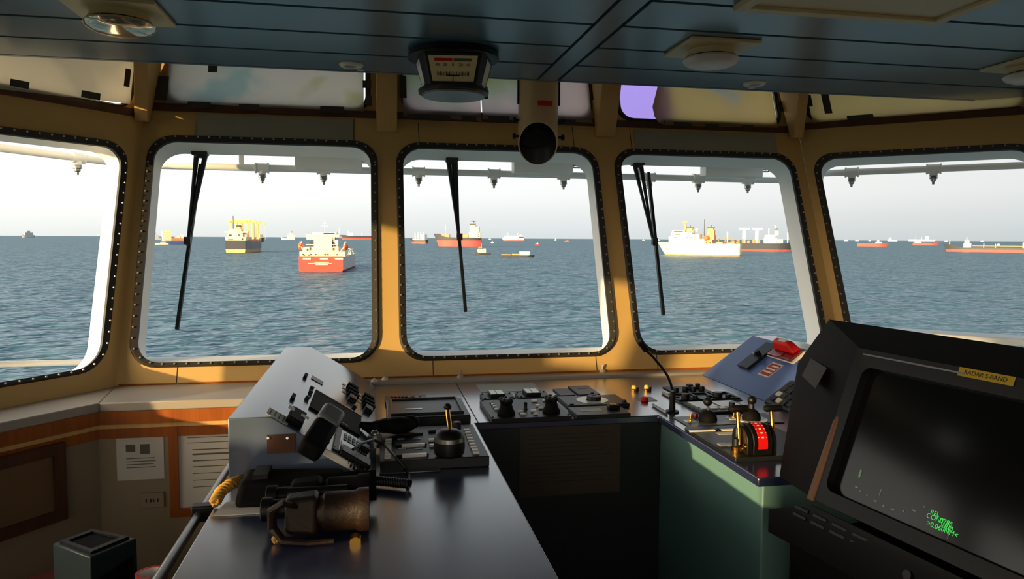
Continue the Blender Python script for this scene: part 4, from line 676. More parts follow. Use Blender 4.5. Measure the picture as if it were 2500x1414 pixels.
def squad(parent, name, q, th, mt_, h=0, bevel=.001):
    P = [SP(x, y, h+th)-LNn*th for x, y in q]; L = [((p-a).dot(LDN), (p-a).dot(LY)) for p in P]; u0, u1 = sorted(((L[0][0]+L[3][0])/2, (L[1][0]+L[2][0])/2)); v0, v1 = sorted(((L[0][1]+L[1][1])/2, (L[2][1]+L[3][1])/2))
    m = MB(frame(a, LDN, LY, LNn)); m.bb((u0, v0, h+.0003), (u1, v1, h+th)); m.build(name, mt_, parent, bevel=bevel); return u0, u1, v0, v1
for p in ((748, 915), (718, 966)): sbox(LB, 'rocker_switch', p, (.010, .050, .008), 'black_matte')
sbox(LB, 'dark_plate', (775, 928), (.04, .05, .002), 'panel_black')
for p in ((764, 944), (761, 954), (753, 968)): sbox(LB, 'wing_bolt', p, (.012, .008, .01), 'black')
for (lx, ly), (bx_, by_) in (((846, 946), (865, 948)), ((884, 970), (904, 974))):
    for k in range(3):
        sbox(LB, 'switch_label', (lx-6+k*0, ly-8+k*9), (.014, .024, .002), 'button_white'); sbox(LB, 'switch_label', (lx+7, ly-4+k*8), (.012, .02, .002), 'button_white')
        sbox(LB, 'switch_block', (bx_+k*1.2-1, by_-8+k*9.5), (.036, .026, .018), 'black_matte')
    sbox(LB, 'switch_block', (bx_-1, by_+20), (.024, .05, .016), 'black')
sbox(LB, 'small_knob', (868, 990), (.012, .014, .012), 'black')
m = MB(LT(SP(680, 1018))); m.bb((-.028, -.028, .0004), (.026, .03, .0012)); m.build('paper_label', 'paper', LB)
m = MB(LT(SP(680, 1018)))
for k in range(4): m.bb((-.022+k*.011, -.022, .0014), (-.019+k*.011, .024, .0017))
m.build('label_print', 'ink', LB)
q0_, q1_ = PY(652, 1062, BY0), PY(722, 1104, BY0); m = MB(); m.bb((q0_.x, BY0-.0005, q1_.z), (q1_.x, BY0-.004, q0_.z)); m.build('end_plate', 'dark_wood', LB); m = MB()
for px_ in (655, 702): q = PY(px_, 1066, BY0); m.cyl((q.x, BY0-.004, q.z-.002), (q.x, BY0-.007, q.z-.002), .003, n=10)
m.build('plate_screw', 'chrome', LB)
# radio, keypad and handset standing on the sloping panel
t = thing('radio_set', 'black radio set sunk in the sloping panel of the left box', 'radio', SP(822, 1006)); u0, u1, v0, v1 = squad(t, 'radio_body', [(772, 953), (891, 1022), (872, 1052), (752, 998)], .006, 'black_matte', bevel=.002)
m = MB(frame(a, LDN, LY, LNn)); m.bb((u0, v1+.001, .0003), (u1, v1+.006, .008)); m.build('silver_edge', 'steel', t); m = MB(frame(a, LDN, LY, LNn)); m.bb(((u0+u1)/2-.01, v0+.02, .0063), ((u0+u1)/2+.04, v0+.024, .007)); m.build('trim_line', 'plastic_grey', t)
t = thing('radio_keypad', 'light grey radio keypad with black keys low on the sloping panel', 'keypad', SP(848, 1100)); u0, u1, v0, v1 = squad(t, 'keypad_body', [(812, 1040), (906, 1085), (900, 1152), (784, 1092)], .016, 'button_white', bevel=.003)
K = lambda: MB(frame(a, LDN, LY, LNn)); kw, kh = u1-u0, v1-v0
m = K(); m.bb((u0+kw*.16, v0+kh*.05, .0162), (u0+kw*.27, v1-kh*.06, .022)); m.build('side_grip', 'black', t); m = K(); m.bb((u0+kw*.30, v0+kh*.02, .0162), (u1-kw*.04, v0+kh*.26, .03)); m.build('front_lip', 'black', t, bevel=.003)
for i in range(4):
    for j in range(3): m = K(); uu, vv = u0+kw*(.36+i*.10), v0+kh*(.62+j*.10); m.bb((uu, vv, .0162), (uu+kw*.07, vv+kh*.07, .019)); m.build('key', 'black' if j < 2 else 'plastic_grey', t)
m = K(); m.bb((u0+kw*.32, v0+kh*.32, .0162), (u0+kw*.62, v0+kh*.58, .0185)); m.build('display', 'dial_white', t)
for i in range(5): m = K(); uu = u0+kw*(.66+i*.055); m.bb((uu, v0+kh*.30, .0162), (uu+kw*.03, v0+kh*.55, .0195)); m.build('key', 'black', t)
m = K(); m.bb((u0+kw*.70, v0+kh*.50, .0205), (u0+kw*.92, v0+kh*.66, .034)); m.build('cable_plug', 'black', t, bevel=.003)
t = thing('telephone_handset', 'black telephone handset with a shiny grey earpiece on the sloping panel', 'handset', SP(790, 1060)); A_, B_ = SP(772, 1075, .035), SP(812, 1010, .075)
d = (B_-A_).normalized(); s_ = d.cross(LNn).normalized(); n2 = s_.cross(d)
m = MB(frame(A_, d, s_, n2)); L_ = (B_-A_).length; m.bb((-.035, -.026, -.030), (L_*.62, .026, .012)); m.build('grip', 'black_matte', t, bevel=.012, seg=3); m = MB(frame(A_, d, s_, n2)); m.bb((L_*.6, -.027, -.010), (L_+.018, .027, .014)); m.build('earpiece', 'plastic_grey', t, bevel=.012, seg=4)
m = MB(); p_ = [A_-LNn*.02-d*.02+s_*.01]; p_ += [SP(806, 1062, .03), SP(800, 1088, .012), SP(812, 1098, .008)]; m.tube(p_, .003); m.build('cord', 'coil', t)
t = thing('handset_cradle', 'black handset cradle with a white label at the near end of the sloping panel', 'cradle', SP(728, 1012)); squad(t, 'cradle_body', [(716, 992), (752, 1006), (742, 1034), (704, 1014)], .018, 'black_matte', bevel=.004); sbox(t, 'white_label', (745, 1017), (.02, .022, .001), 'paper', .018); sbox(t, 'pink_label', (712, 996), (.016, .03, .001), 'paper', .018)
def coil(p, q, r, turns, sag=0, rad=.0028, per=10):
    p, q = V(p), V(q); d = q-p; u = d.orthogonal().normalized(); w = d.normalized().cross(u); pts = []
    for i in range(turns*per+1): f = i/(turns*per); an = 2*PI*i/per; pts.append(p+d*f+V((0, 0, -sag*4*f*(1-f)))+(u*math.cos(an)+w*math.sin(an))*r)
    m = MB(); m.tube(pts, rad, 5); return m
pa, pb = SP(897, 1036, .02), SP(912, 1066, .02)
tag(coil(SP(890, 1038, .016), SP(914, 1056, .018), .010, 9).build('coiled_cord', 'coil'), 'short black coiled cord beside the hand microphone on the sloping panel', 'cord', 'coiled cords')
tag(coil(Z(905, 1172, 1.084), Z(1000, 1182, 1.084), .0085, 16).build('coiled_cord', 'coil'), 'black coiled cord lying along the near foot of the left box', 'cord', 'coiled cords')
tag(coil(SP(812, 1098, .014), Z(918, 1176, 1.086), .007, 16).build('coiled_cord', 'coil'), 'black coiled cord running down the edge of the sloping panel', 'cord', 'coiled cords')
q = SP(915, 1080, .02); m = MB(); m.cyl(q-V((0, 0, .012)), q+V((0, .002, .018)), .02, .018, 20); m.ball(q+V((0, .002, .02)), .012, 12); tag(m.build('metal_plug', 'steel'), 'round grey metal plug at the low edge of the sloping panel', 'plug')
m = MB(); m.tube([SP(862, 1098, .04), SP(878, 1084, .05), Z(912, 1074, 1.13), Z(938, 1086, 1.115), Z(965, 1116, 1.106), Z(990, 1144, 1.078), Z(1000, 1162, 1.075), Z(998, 1180, 1.074), Z(994, 1200, 1.074)], .0035, 8); tag(m.build('loose_cable', 'coil'), 'thin black cable looping from the keypad over the autopilot panel', 'cable')
for k, (x, y) in enumerate(((914, 932), (940, 927))): q = Z(x, y, 1.08); m = MB(); m.lathe((q.x, q.y, 1.0802), [(.014, 0), (.012, .006), (.005, .012), (.001, .014)], 12); tag(m.build('cable_clip', 'button_white'), 'small white cable clip on the shelf, ' + ('nearest the left box' if k == 0 else 'right of another clip'), 'clip', 'white clips on the shelf')
for k, (x, y) in enumerate(((1124, 922), (1471, 908))): q = Z(x, y, 1.08); m = MB(); m.lathe((q.x, q.y, 1.0802), [(.016, 0), (.012, .007), (.004, .012), (.003, .03), (.001, .031)], 12); tag(m.build('cable_tie_mount', 'ledge_grey'), 'cream stub with a wire on the shelf under the ' + ('left' if k == 0 else 'right') + ' end of the middle window', 'stub', 'stubs on the shelf')
# -- middle of the console
t, e_ = plate('joystick_unit', 'black panel with two joysticks and push buttons on the middle console', 'control panel', [(1172, 977), (1349, 972), (1396, 1015), (1199, 1024)], .016); zz = e_[4]
for p in ((1200, 980), (1204, 985.5), (1208, 991), (1212, 997)): bt(t, 'push_button', p, zz, (.012, .009, .006), 'button_white')
for p, w in (((1305, 977), 1.5), ((1313, 988), 1), ((1320, 994), 1), ((1303, 1001), 1.4), ((1308, 1008), 1), ((1271, 1003), 1.1), ((1277, 1009), 1.5), ((1330, 976), 1)): bt(t, 'push_button', p, zz, (.0125*w, .011, .006), 'button_white')
q = Z(1283, 1000, zz); m = MB(); m.lathe((q.x, q.y, zz), [(.007, 0), (.005, .006), (.006, .022), (.001, .024)], 14); m.build('small_lever', 'black', t)
m = MB()
for px_ in ((1178, 979), (1343, 975), (1388, 1012), (1203, 1019)): q = Z(*px_, zz); m.cyl((q.x, q.y, zz), (q.x, q.y, zz+.0025), .0035, n=8)
m.build('screw', 'black', t)
for k, (px_, py_) in enumerate(((1236, 1012), (1346, 1007))):
    q = Z(px_, py_, zz); t = thing('joystick', 'black bell shaped joystick, ' + ('left' if k == 0 else 'right') + ' of the pair on the joystick panel', 'joystick', (q.x, q.y, zz), 'joysticks')
    m = MB(); m.lathe((q.x, q.y, zz+.0003), [(.027, 0), (.028, .006), (.024, .012), (.020, .020), (.018, .030)], 24); m.build('boot', 'black_matte', t)
    m = MB(); m.lathe((q.x, q.y, zz+.0303), [(.016, 0), (.020, .006), (.0215, .012), (.0205, .018), (.012, .020), (.001, .019)], 24)
    for j in range(5): an = 2*PI*j/5+.3; m.ball((q.x+.016*math.cos(an), q.y+.016*math.sin(an), zz+.046), .0075, 10)
    m.build('grip', 'black', t)
for k, q4 in enumerate(([(1173, 962), (1250, 959), (1256, 971), (1178, 975)], [(1259, 958), (1334, 955), (1342, 968), (1265, 971)])):
    t, e_ = plate('panel_meter', 'black panel meter with a white face, ' + ('left' if k == 0 else 'right') + ' of the pair behind the joysticks', 'meter', q4, .012, group='panel meters'); x0, x1, yf, yn, zz = e_; w = x1-x0
    m = MB(); m.bb((x0+w*.24, yn+.006, zz+.0002), (x1-w*.30, yf-.004, zz+.012)); m.build('meter_body', 'black', t, bevel=.002); m = MB(); m.bb((x0+w*.27, yn+.010, zz+.0122), (x1-w*.33, yf-.008, zz+.0132)); m.build('meter_face', 'dial_white', t); m = MB(); m.bb((x0+w*.44, yn+.014, zz+.0134), (x0+w*.455, yf-.014, zz+.0138)); m.build('needle', 'ink', t)
    m = MB()
    for xx in (x0+.008, x1-.008): 
        for yy in (yn+.008, yf-.008): m.cyl((xx, yy, zz), (xx, yy, zz+.003), .003, n=8)
    m.build('screw', 'black', t)
t, e_ = plate('plastic_sheet', 'thin pale plastic sheet on the worktop behind the panel meters', 'sheet', [(1163, 940), (1305, 934), (1316, 953), (1174, 959)], .0015, 'clear_sheet', 'sheet', 0)
t, e_ = plate('dial_panel', 'black panel with a white ring and round knob on the middle console', 'control panel', [(1361, 968), (1500, 963), (1541, 985), (1388, 991)], .012); zz = e_[4]; q = Z(1450, 977, zz)
m = MB(); m.lathe((q.x-.006, q.y, zz+.0002), [(.053, 0), (.053, .0014), (.022, .0014), (.022, 0)], 40); m.build('white_ring', 'dial_white', t); m = MB(); m.lathe((q.x, q.y, zz+.0016), [(.024, 0), (.024, .010), (.022, .013), (.010, .013), (.009, .010), (.001, .010)], 28); m.build('round_knob', 'black', t); bt(t, 'small_key', (1396, 986), zz, (.014, .006, .003), 'black')
q = Z(1524, 981, zz); m = MB(); m.lathe((q.x, q.y, zz), [(.008, 0), (.007, .006), (.001, .007)], 12); m.build('push_knob', 'black', t)
t, e_ = plate('label_panel', 'black panel with a white paper label in front of the ring knob panel', 'control panel', [(1391, 994), (1520, 989), (1531, 1009), (1405, 1015)], .014); zz = e_[4]; q = Z(1442, 1001, zz); m = MB(); m.bb((q.x-.034, q.y-.014, zz+.0002), (q.x+.034, q.y+.014, zz+.001)); m.build('paper_label', 'paper', t)
q = Z(1497, 998, zz); m = MB(); m.bb((q.x-.018, q.y-.012, zz), (q.x+.02, q.y+.012, zz+.012)); m.build('square_knob', 'black', t, bevel=.003); m = MB(); m.bb((q.x-.012, q.y-.007, zz+.0122), (q.x+.008, q.y+.006, zz+.016)); m.build('knob_cap', 'brass', t)
plate('blank_plate', 'small blank black plate behind the ring knob panel', 'plate', [(1352, 949.5), (1387, 947.5), (1403, 964), (1366, 966)], .006)
t, e_ = plate('switch_plate', 'larger black plate with a grey strip behind the ring knob panel', 'plate', [(1390, 943), (1438, 940), (1462, 962), (1411, 964)], .007); bt(t, 'grey_strip', (1421, 947.5), e_[4], (.036, .006, .001), 'plastic_grey', 0); bt(t, 'key', (1446, 958.5), e_[4], (.011, .008, .004), 'black')
for k, (x, y) in enumerate(((1547, 955), (1578, 954))):
    q = Z(x, y, TOPZ); t = thing('indicator_lamp', 'small brass indicator lamp, ' + ('left' if k == 0 else 'right') + ' of the pair near the microphone', 'lamp', (q.x, q.y, TOPZ), 'indicator lamps'); m = MB(); m.lathe((q.x, q.y, TOPZ+.0003), [(.010, 0), (.010, .006), (.008, .008)], 16); m.build('bezel', 'brass', t); m = MB(); m.lathe((q.x, q.y, TOPZ+.0083), [(.008, 0), (.008, .008), (.005, .012), (.001, .013)], 16); m.build('lens', 'lamp_amber', t)
    m = MB(); m.cyl((q.x+.012, q.y, TOPZ+.0003), (q.x+.012, q.y, TOPZ+.014), .007, n=12); m.build('key_switch', 'black', t)
t, e_ = plate('alarm_button', 'square dark plate with one red push button by the two lamps', 'button', [(1553, 970), (1590, 968), (1603, 978), (1562, 980)], .002, 'plastic_grey'); q = Z(1574, 979, e_[4]); m = MB(); m.lathe((q.x, q.y, e_[4]+.0002), [(.012, 0), (.0125, .010), (.010, .013), (.001, .013)], 18); m.build('red_button', 'red', t)
q = Z(1641, 1006, TOPZ); t = thing('gooseneck_microphone', 'black gooseneck microphone curving up over the middle console', 'microphone', (q.x, q.y, TOPZ)); m = MB(); m.lathe((q.x, q.y, TOPZ+.0003), [(.022, 0), (.022, .004), (.010, .006), (.009, .05), (.008, .062), (.005, .066)], 18); m.build('stand', 'black', t)
pts = [PY(x, y, q.y) for x, y in ((1641, 952), (1638, 938), (1630, 918), (1615, 896), (1594, 871), (1578, 856))]; m = MB(); m.tube(pts, .0042, 8); m.build('flexible_neck', 'black', t); m = MB(); m.cyl(PY(1578, 856, q.y), PY(1562, 836, q.y), .0095, .0075, 14); m.build('microphone_head', 'black_matte', t)
m = MB()
for k, ((x0_, y0_), (x1_, y1_)) in enumerate((((1594, 992), (1628, 1013)), ((1618, 962), (1636, 973)))):
    A_, B_ = Z(x0_, y0_, TOPZ), Z(x1_, y1_, TOPZ); m = MB(); m.tube([A_+V((0, 0, .005)), B_+V((0, 0, .005))], .0045, 8); tag(m.build('chrome_bar', 'steel'), 'thin shiny bar on the worktop ' + ('in front of' if k == 0 else 'behind') + ' the gooseneck microphone', 'bar', 'chrome bars')
# -- right leg
t, e_ = plate('knob_panel', 'dark plate with seven small knobs at the back of the right leg', 'control panel', [(1618, 944), (1712, 941), (1733, 956), (1646, 960)], .005); zz = e_[4]
for x, y, r_ in ((1650, 957, .010), (1673, 955, .010), (1693, 955, .010), (1713, 954, .010), (1683, 949, .013), (1703, 947, .009)): q = Z(x, y, zz); m = MB(); m.lathe((q.x, q.y, zz+.0003), [(r_, 0), (r_, .013), (r_*.85, .016), (.001, .016)], 16); m.build('knob', 'black', t)
t, e_ = plate('switch_unit', 'grey panel with black frames and knobs in front of the seven knob plate', 'control panel', [(1626, 964), (1770, 958), (1812, 975), (1658, 984)], .003, 'plastic_grey'); x0, x1, yf, yn, zz = e_
for k in range(3):
    u0, u1 = x0+(x1-x0)*(k/3+.02), x0+(x1-x0)*((k+1)/3-.02); m = MB(); A = [V((u0, yn+.008, 0)), V((u1, yn+.008, 0)), V((u1, yf-.008, 0)), V((u0, yf-.008, 0))]; B = [V((u0+.009, yn+.016, 0)), V((u1-.009, yn+.016, 0)), V((u1-.009, yf-.016, 0)), V((u0+.009, yf-.016, 0))]
    m.loops(up(A, zz), up(A, zz+.006)); m.loops(up(A, zz+.006), up(B, zz+.006)); m.loops(up(B, zz+.006), up(B, zz)); m.build('switch_frame', 'black', t)
for x, y, r_, h in ((1673, 977, .014, .022), (1697, 976, .009, .014), (1752, 972, .016, .020), (1777, 973, .009, .014), (1652, 973, .010, .008), (1730, 970, .008, .008)): q = Z(x, y, zz); m = MB(); m.lathe((q.x, q.y, zz+.0003), [(r_, 0), (r_, h*.8), (r_*.9, h), (.001, h)], 16); m.build('knob', 'black', t)
t, e_ = plate('screen_panel', 'black panel with two white screens on the right leg', 'control panel', [(1670, 981), (1798, 977), (1832, 1000), (1718, 1009)], .010); x0, x1, yf, yn, zz = e_; w, d_ = x1-x0, yf-yn
for k in range(2): m = MB(); m.bb((x0+w*(.06+k*.47), yn+d_*.42, zz+.0002), (x0+w*(.46+k*.47), yf-d_*.06, zz+.0018)); m.build('white_screen', 'dial_white', t)
for k in range(5): m = MB(); m.bb((x0+w*(.07+k*.175), yn+d_*.22, zz+.0002), (x0+w*(.20+k*.175), yn+d_*.34, zz+.004)); m.build('screen_key', 'button_white', t)
for f in (.58, .95): m = MB(); m.cyl((x0+w*f, yn+d_*.08, zz), (x0+w*f, yn+d_*.08, zz+.026), .011, .009, 14); m.build('screen_knob', 'black', t)
t, e_ = plate('lever_panel', 'grey panel carrying two ball topped levers on the right leg', 'control panel', [(1648, 1017), (1872, 1008), (1915, 1032), (1674, 1039)], .004, 'plastic_grey'); zz = e_[4]
q = Z(1834, 1024, zz); m = MB(); m.lathe((q.x, q.y, zz+.0002), [(.048, 0), (.048, .0016), (.02, .0016), (.02, 0)], 36); m.build('dial_ring', 'dial_white', t)
for x, y in ((1685, 1029), (1791, 1022)):
    q = Z(x, y, zz); m = MB(); m.bb((q.x-.018, q.y-.016, zz+.0002), (q.x+.018, q.y+.016, zz+.0015)); m.build('toggle_plate', 'dial_white', t); m = MB(); m.cyl((q.x, q.y, zz+.0015), (q.x+.002, q.y+.002, zz+.022), .0035, .0028, 10); m.lathe((q.x, q.y, zz+.0016), [(.007, 0), (.006, .005), (.004, .006)], 10); m.build('toggle', 'brass', t)
for x, y in ((1697, 1020), (1801, 1017)): q = Z(x, y, zz); m = MB(); m.lathe((q.x, q.y, zz+.0002), [(.010, 0), (.010, .006), (.008, .014), (.001, .016)], 14); m.build('red_button', 'red_dark', t)
for k, (bx_, by_, tx, ty) in enumerate(((1728, 1030, 1728, 981), (1834, 1026, 1836, 977))):
    q = Z(bx_, by_, zz); p_ = PY(tx, ty, q.y); t = thing('ball_lever', 'lever with a black ball top, ' + ('left one on a dark boot' if k == 0 else 'right one standing in the white ring'), 'lever', (q.x, q.y, zz), 'ball levers'); m = MB(); m.lathe((q.x, q.y, zz+.002), [(.027, 0), (.028, .006), (.025, .018), (.017, .028), (.005, .034)], 22); m.build('boot', 'black_matte', t)
    m = MB(); m.cyl((q.x, q.y, zz+.034), p_, .0038, n=10); m.build('shaft', 'steel', t); m = MB(); m.ball(p_, .0135, 16); m.build('ball_knob', 'black', t)
t, e_ = plate('telegraph_panel', 'dark grey panel under the engine telegraph at the near end of the right leg', 'control panel', [(1669, 1043), (1925, 1031), (1975, 1112), (1795, 1116)], .012); x0, x1, yf, yn, zz = e_
for (x, y), w in (((1712, 1048), .09), ((1790, 1045), .09)): bt(t, 'display_window', (x, y), zz, (w, .026, .003), 'black'); bt(t, 'display_strip', (x+2, y+2.5), zz, (w*.85, .009, .0036), 'button_white', 0)
q = Z(1783, 1058, zz); m = MB(); m.bb((q.x-.038, q.y-.012, zz+.0002), (q.x+.038, q.y+.012, zz+.0008)); m.build('paper_label', 'paper', t)
for x in (1764, 1783): bt(t, 'square_button', (x, 1083), zz, (.022, .018, .006), 'plastic_grey')
q = Z(1798, 1103, zz); m = MB(); m.lathe((q.x, q.y, zz+.0002), [(.015, 0), (.015, .014), (.013, .016)], 18); m.build('brass_socket', 'brass', t); m = MB(); m.lathe((q.x, q.y, zz+.0162), [(.012, 0), (.011, .018), (.006, .022), (.0055, .044), (.003, .048), (.001, .048)], 16); m.build('tall_toggle', 'black', t)
# engine telegraph: drum on a cross axis, scale on the rim, one T handle each side
q = Z(1842, 1112, zz); ex0 = q.x-.020; cyy = q.y+.040; cz = zz+.026; rr_ = .046; t = thing('engine_telegraph', 'black engine telegraph drum with a red scale and two brass T handles', 'telegraph', (q.x, cyy, zz))
prof = [V((0, cyy-rr_, zz+.0003))]+[V((0, cyy-rr_*math.cos(R(an)), cz+rr_*math.sin(R(an)))) for an in range(-10, 191, 8)]+[V((0, cyy+rr_, zz+.0003))]
def drum(name, mt_, xa, xb, k=1): m = MB(); m.prism([V((xa, cyy+(p.y-cyy)*k, (zz+.0003) if i in (0, len(prof)-1) else cz+(p.z-cz)*k)) for i, p in enumerate(prof)], (xb-xa, 0, 0)); return m.build(name, mt_, t, bevel=.002)
drum('side_cheek', 'black', ex0, ex0+.014, .9); drum('drum', 'black', ex0+.0145, ex0+.066, 1.0); drum('side_cheek', 'black', ex0+.0665, ex0+.080, .9)
m = MB(); RS = rr_+.0012; aa = [V((0, cyy-RS*math.cos(R(an)), cz+RS*math.sin(R(an)))) for an in range(-12, 118, 6)]; m.add([V((ex0+.026, p.y, p.z)) for p in aa]+[V((ex0+.052, p.y, p.z)) for p in aa], [(i, i+1, len(aa)+i+1, len(aa)+i) for i in range(len(aa)-1)]); m.build('red_scale', 'red', t)
m = MB()
for an in range(24, 110, 14):
    cpt = V((ex0+.039, cyy-(RS+.0006)*math.cos(R(an)), cz+(RS+.0006)*math.sin(R(an)))); tn = V((0, math.sin(R(an)), math.cos(R(an)))); m.T = frame(cpt, V((1, 0, 0)), tn, V((1, 0, 0)).cross(tn)); m.box((0, 0, 0), (.006, .0035, .0004)); m.box((-.011, 0, 0), (.003, .0015, .0004)); m.box((.011, 0, 0), (.003, .0015, .0004))
m.build('scale_marks', 'paper', t)
for sg, xx, h in ((-1, ex0-.006, .106), (1, ex0+.088, .104)):
    A_ = V((xx, cyy-.012, cz-.006)); B_ = V((xx, cyy+.004, zz+h)); m = MB(); m.cyl(A_, B_, .0052, n=14); m.build('handle_shaft', 'brass', t); m = MB(); m.tube([B_+V((-.018, 0, .003)), B_+V((-.014, 0, .003)), B_+V((.024, 0, .003)), B_+V((.028, 0, .003))], .0095, 14, [.0075, .0095, .0095, .0075]); m.build('T_handle', 'black', t); m = MB(); m.cyl(B_+V((-.0185, 0, .003)), B_+V((-.0205, 0, .003)), .0035, n=10); m.build('handle_screw', 'brass', t)
for dy, dz in ((-.036, -.006), (-.012, -.016), (.016, .004)):
    m = MB(); m.cyl((ex0-.0003, cyy+dy*.8, cz+dz), (ex0-.004, cyy+dy*.8, cz+dz), .0075, .006, 14); m.build('bolt', 'brass', t)
# -- blue sloping box on the right
RBX = section_box('instrument_box', 'blue instrument box with a sloping panel on the right leg, beside the radar', 1.618, 1.523, 1.305, 1.225, 1.56, 2.733, 'box_grey', 'blue_panel')
a2, b2 = V((1.523, 1.56, 1.225)), V((1.305, 1.56, 1.07)); RDN = (b2-a2).normalized(); RNn = RDN.cross(LY); RNn = RNn if RNn.z > 0 else -RNn
def SR(x, y, h=0): return PL(x, y, a2+RNn*h, RNn)
def rquad(parent, name, q, th, mt_, h=.0016, bevel=.001):
    P = [SR(x, y, h+th) for x, y in q]; L = [((p-a2).dot(RDN), (p-a2).dot(LY)) for p in P]; u = sorted(p[0] for p in L); v = sorted(p[1] for p in L); u0, u1, v0, v1 = (u[0]+u[1])/2, (u[2]+u[3])/2, (v[0]+v[1])/2, (v[2]+v[3])/2
    m = MB(frame(a2, RDN, LY, RNn)); m.bb((u0, v0, h+.0003), (u1, v1, h+th)); m.build(name, mt_, parent, bevel=bevel); return u0, u1, v0, v1
RK = lambda: MB(frame(a2, RDN, LY, RNn))
t = thing('key_switch_panel', 'long black key switch strip on the blue sloping panel', 'panel', SR(1848, 868)); u0, u1, v0, v1 = rquad(t, 'face_plate', [(1799, 889), (1871, 836), (1899, 840), (1823, 900)], .012, 'panel_black')
um = (u0+u1)/2; m = RK(); m.cyl((um, v0+(v1-v0)*.66, .0138), (um, v0+(v1-v0)*.66, .022), .008, n=14); m.build('key_lock', 'steel', t); m = RK(); m.cyl((um, v0+(v1-v0)*.3, .0138), (um, v0+(v1-v0)*.3, .034), .010, n=14); m.build('push_knob', 'black', t)
t = thing('emergency_cover', 'red plastic safety cover over an emergency button on the blue panel', 'cover', SR(1922, 872)); u0, u1, v0, v1 = rquad(t, 'back_plate', [(1872, 868), (1905, 843), (1968, 858), (1940, 890)], .004, 'button_white'); w, h_ = u1-u0, v1-v0
m = RK(); m.prism([V((u0+w*.05, v0+h_*.1, .006)), V((u1-w*.02, v0+h_*.1, .006)), V((u1-w*.02, v1-h_*.05, .006)), V((u0+w*.05, v1-h_*.05, .006))], (0, 0, .012)); m.build('cover_base', 'red_dark', t, bevel=.004)
m = RK(); m.hexa([V((u0+w*.05, v0+h_*.12, .018)), V((u0+w*.62, v0+h_*.12, .018)), V((u0+w*.62, v1-h_*.06, .018)), V((u0+w*.05, v1-h_*.06, .018))], [V((u0+w*.12, v0+h_*.25, .058)), V((u0+w*.50, v0+h_*.25, .058)), V((u0+w*.50, v1-h_*.2, .058)), V((u0+w*.12, v1-h_*.2, .058))]); m.build('red_cover', 'red', t, bevel=.010, seg=4)
m = RK(); m.bb((u0+w*.16, v0+h_*.36, .0582), (u0+w*.40, v0+h_*.62, .0592)); m.build('paper_label', 'paper', t); m = RK(); m.cyl((u0+w*.8, v0+h_*.5, .0182), (u0+w*.8, v0+h_*.5, .021), .014, n=16); m.build('key_hole', 'red_dark', t)
t = thing('warning_sticker', 'red and white warning sticker on the blue panel below the red cover', 'sticker', SR(1882, 904)); u0, u1, v0, v1 = rquad(t, 'sticker_sheet', [(1849, 912), (1888, 885), (1914, 892), (1874, 923)], .0006, 'paper', bevel=0); w, h_ = u1-u0, v1-v0
m = RK(); m.bb((u0+w*.08, v0+h_*.06, .0025), (u1-w*.08, v1-h_*.06, .003)); m.build('red_field', 'ink_red', t)
m = RK()
for k in range(3): m.bb((u0+w*(.2+k*.22), v0+h_*.12, .0031), (u0+w*(.30+k*.22), v1-h_*(.3 if k == 0 else .12), .0035))
m.build('white_lettering', 'paper', t)
t = thing('keyboard_unit', 'dark keyboard unit at the foot of the blue panel beside the radar', 'keyboard', SR(1915, 962)); u0, u1, v0, v1 = rquad(t, 'keyboard_body', [(1870, 976), (1932, 926), (1985, 950), (1925, 1010)], .010, 'panel_black'); w, h_ = u1-u0, v1-v0
for i in range(4):
    for j in range(4): m = RK(); m.bb((u0+w*(.1+i*.21), v0+h_*(.08+j*.22), .0118), (u0+w*(.25+i*.21), v0+h_*(.24+j*.22), .015)); m.build('key', 'plastic_grey' if (i+j) % 5 == 0 else 'black', t)
# ================================================================ RADAR
ph, ta = R(8.5), R(20); E1 = V((math.sin(ph), -math.cos(ph), 0)); BK = V((math.cos(ph), math.sin(ph), 0)); E2 = V((0, 0, 1))*math.cos(ta)+BK*math.sin(ta); NF = E1.cross(E2).normalized(); NF = NF if NF.x < 0 else -NF
RO = EYE+ray(2016, 1195)*1.4
def RP(x, y, off=0): return PL(x, y, RO-NF*off, NF)
def uv(p): return (p-RO).dot(E1), (p-RO).dot(E2)
RTM = frame(RO, E1, E2, NF)
t = thing('radar_display', 'large black radar display cabinet at the right, screen facing the helm', 'radar', (RO.x+.25, RO.y-.2, 0))
fl = uv(RP(1955, 1203)); ftl = uv(RP(2129, 857)); W1 = .50; u0 = (fl[0]+ftl[0])/2; v0, v1 = fl[1], ftl[1]; u1 = u0+W1
F4 = [(u0, v0), (u1, v0), (u1, v1), (u0, v1)]; OFF = .14
rb_ = [uv(RP(1903, 1163, OFF)), uv(RP(1948, 886, OFF)), uv(RP(2025, 780, OFF))]
rv1 = rb_[2][1]; R5 = [(u1+.09, v0-.0), (u1+.09, rv1), (rb_[2][0], rv1), rb_[1], rb_[0]]
m = MB(RTM); Rr = [V((p[0], p[1], -OFF)) for p in R5]; Fq = [V((p[0], p[1], 0)) for p in F4]
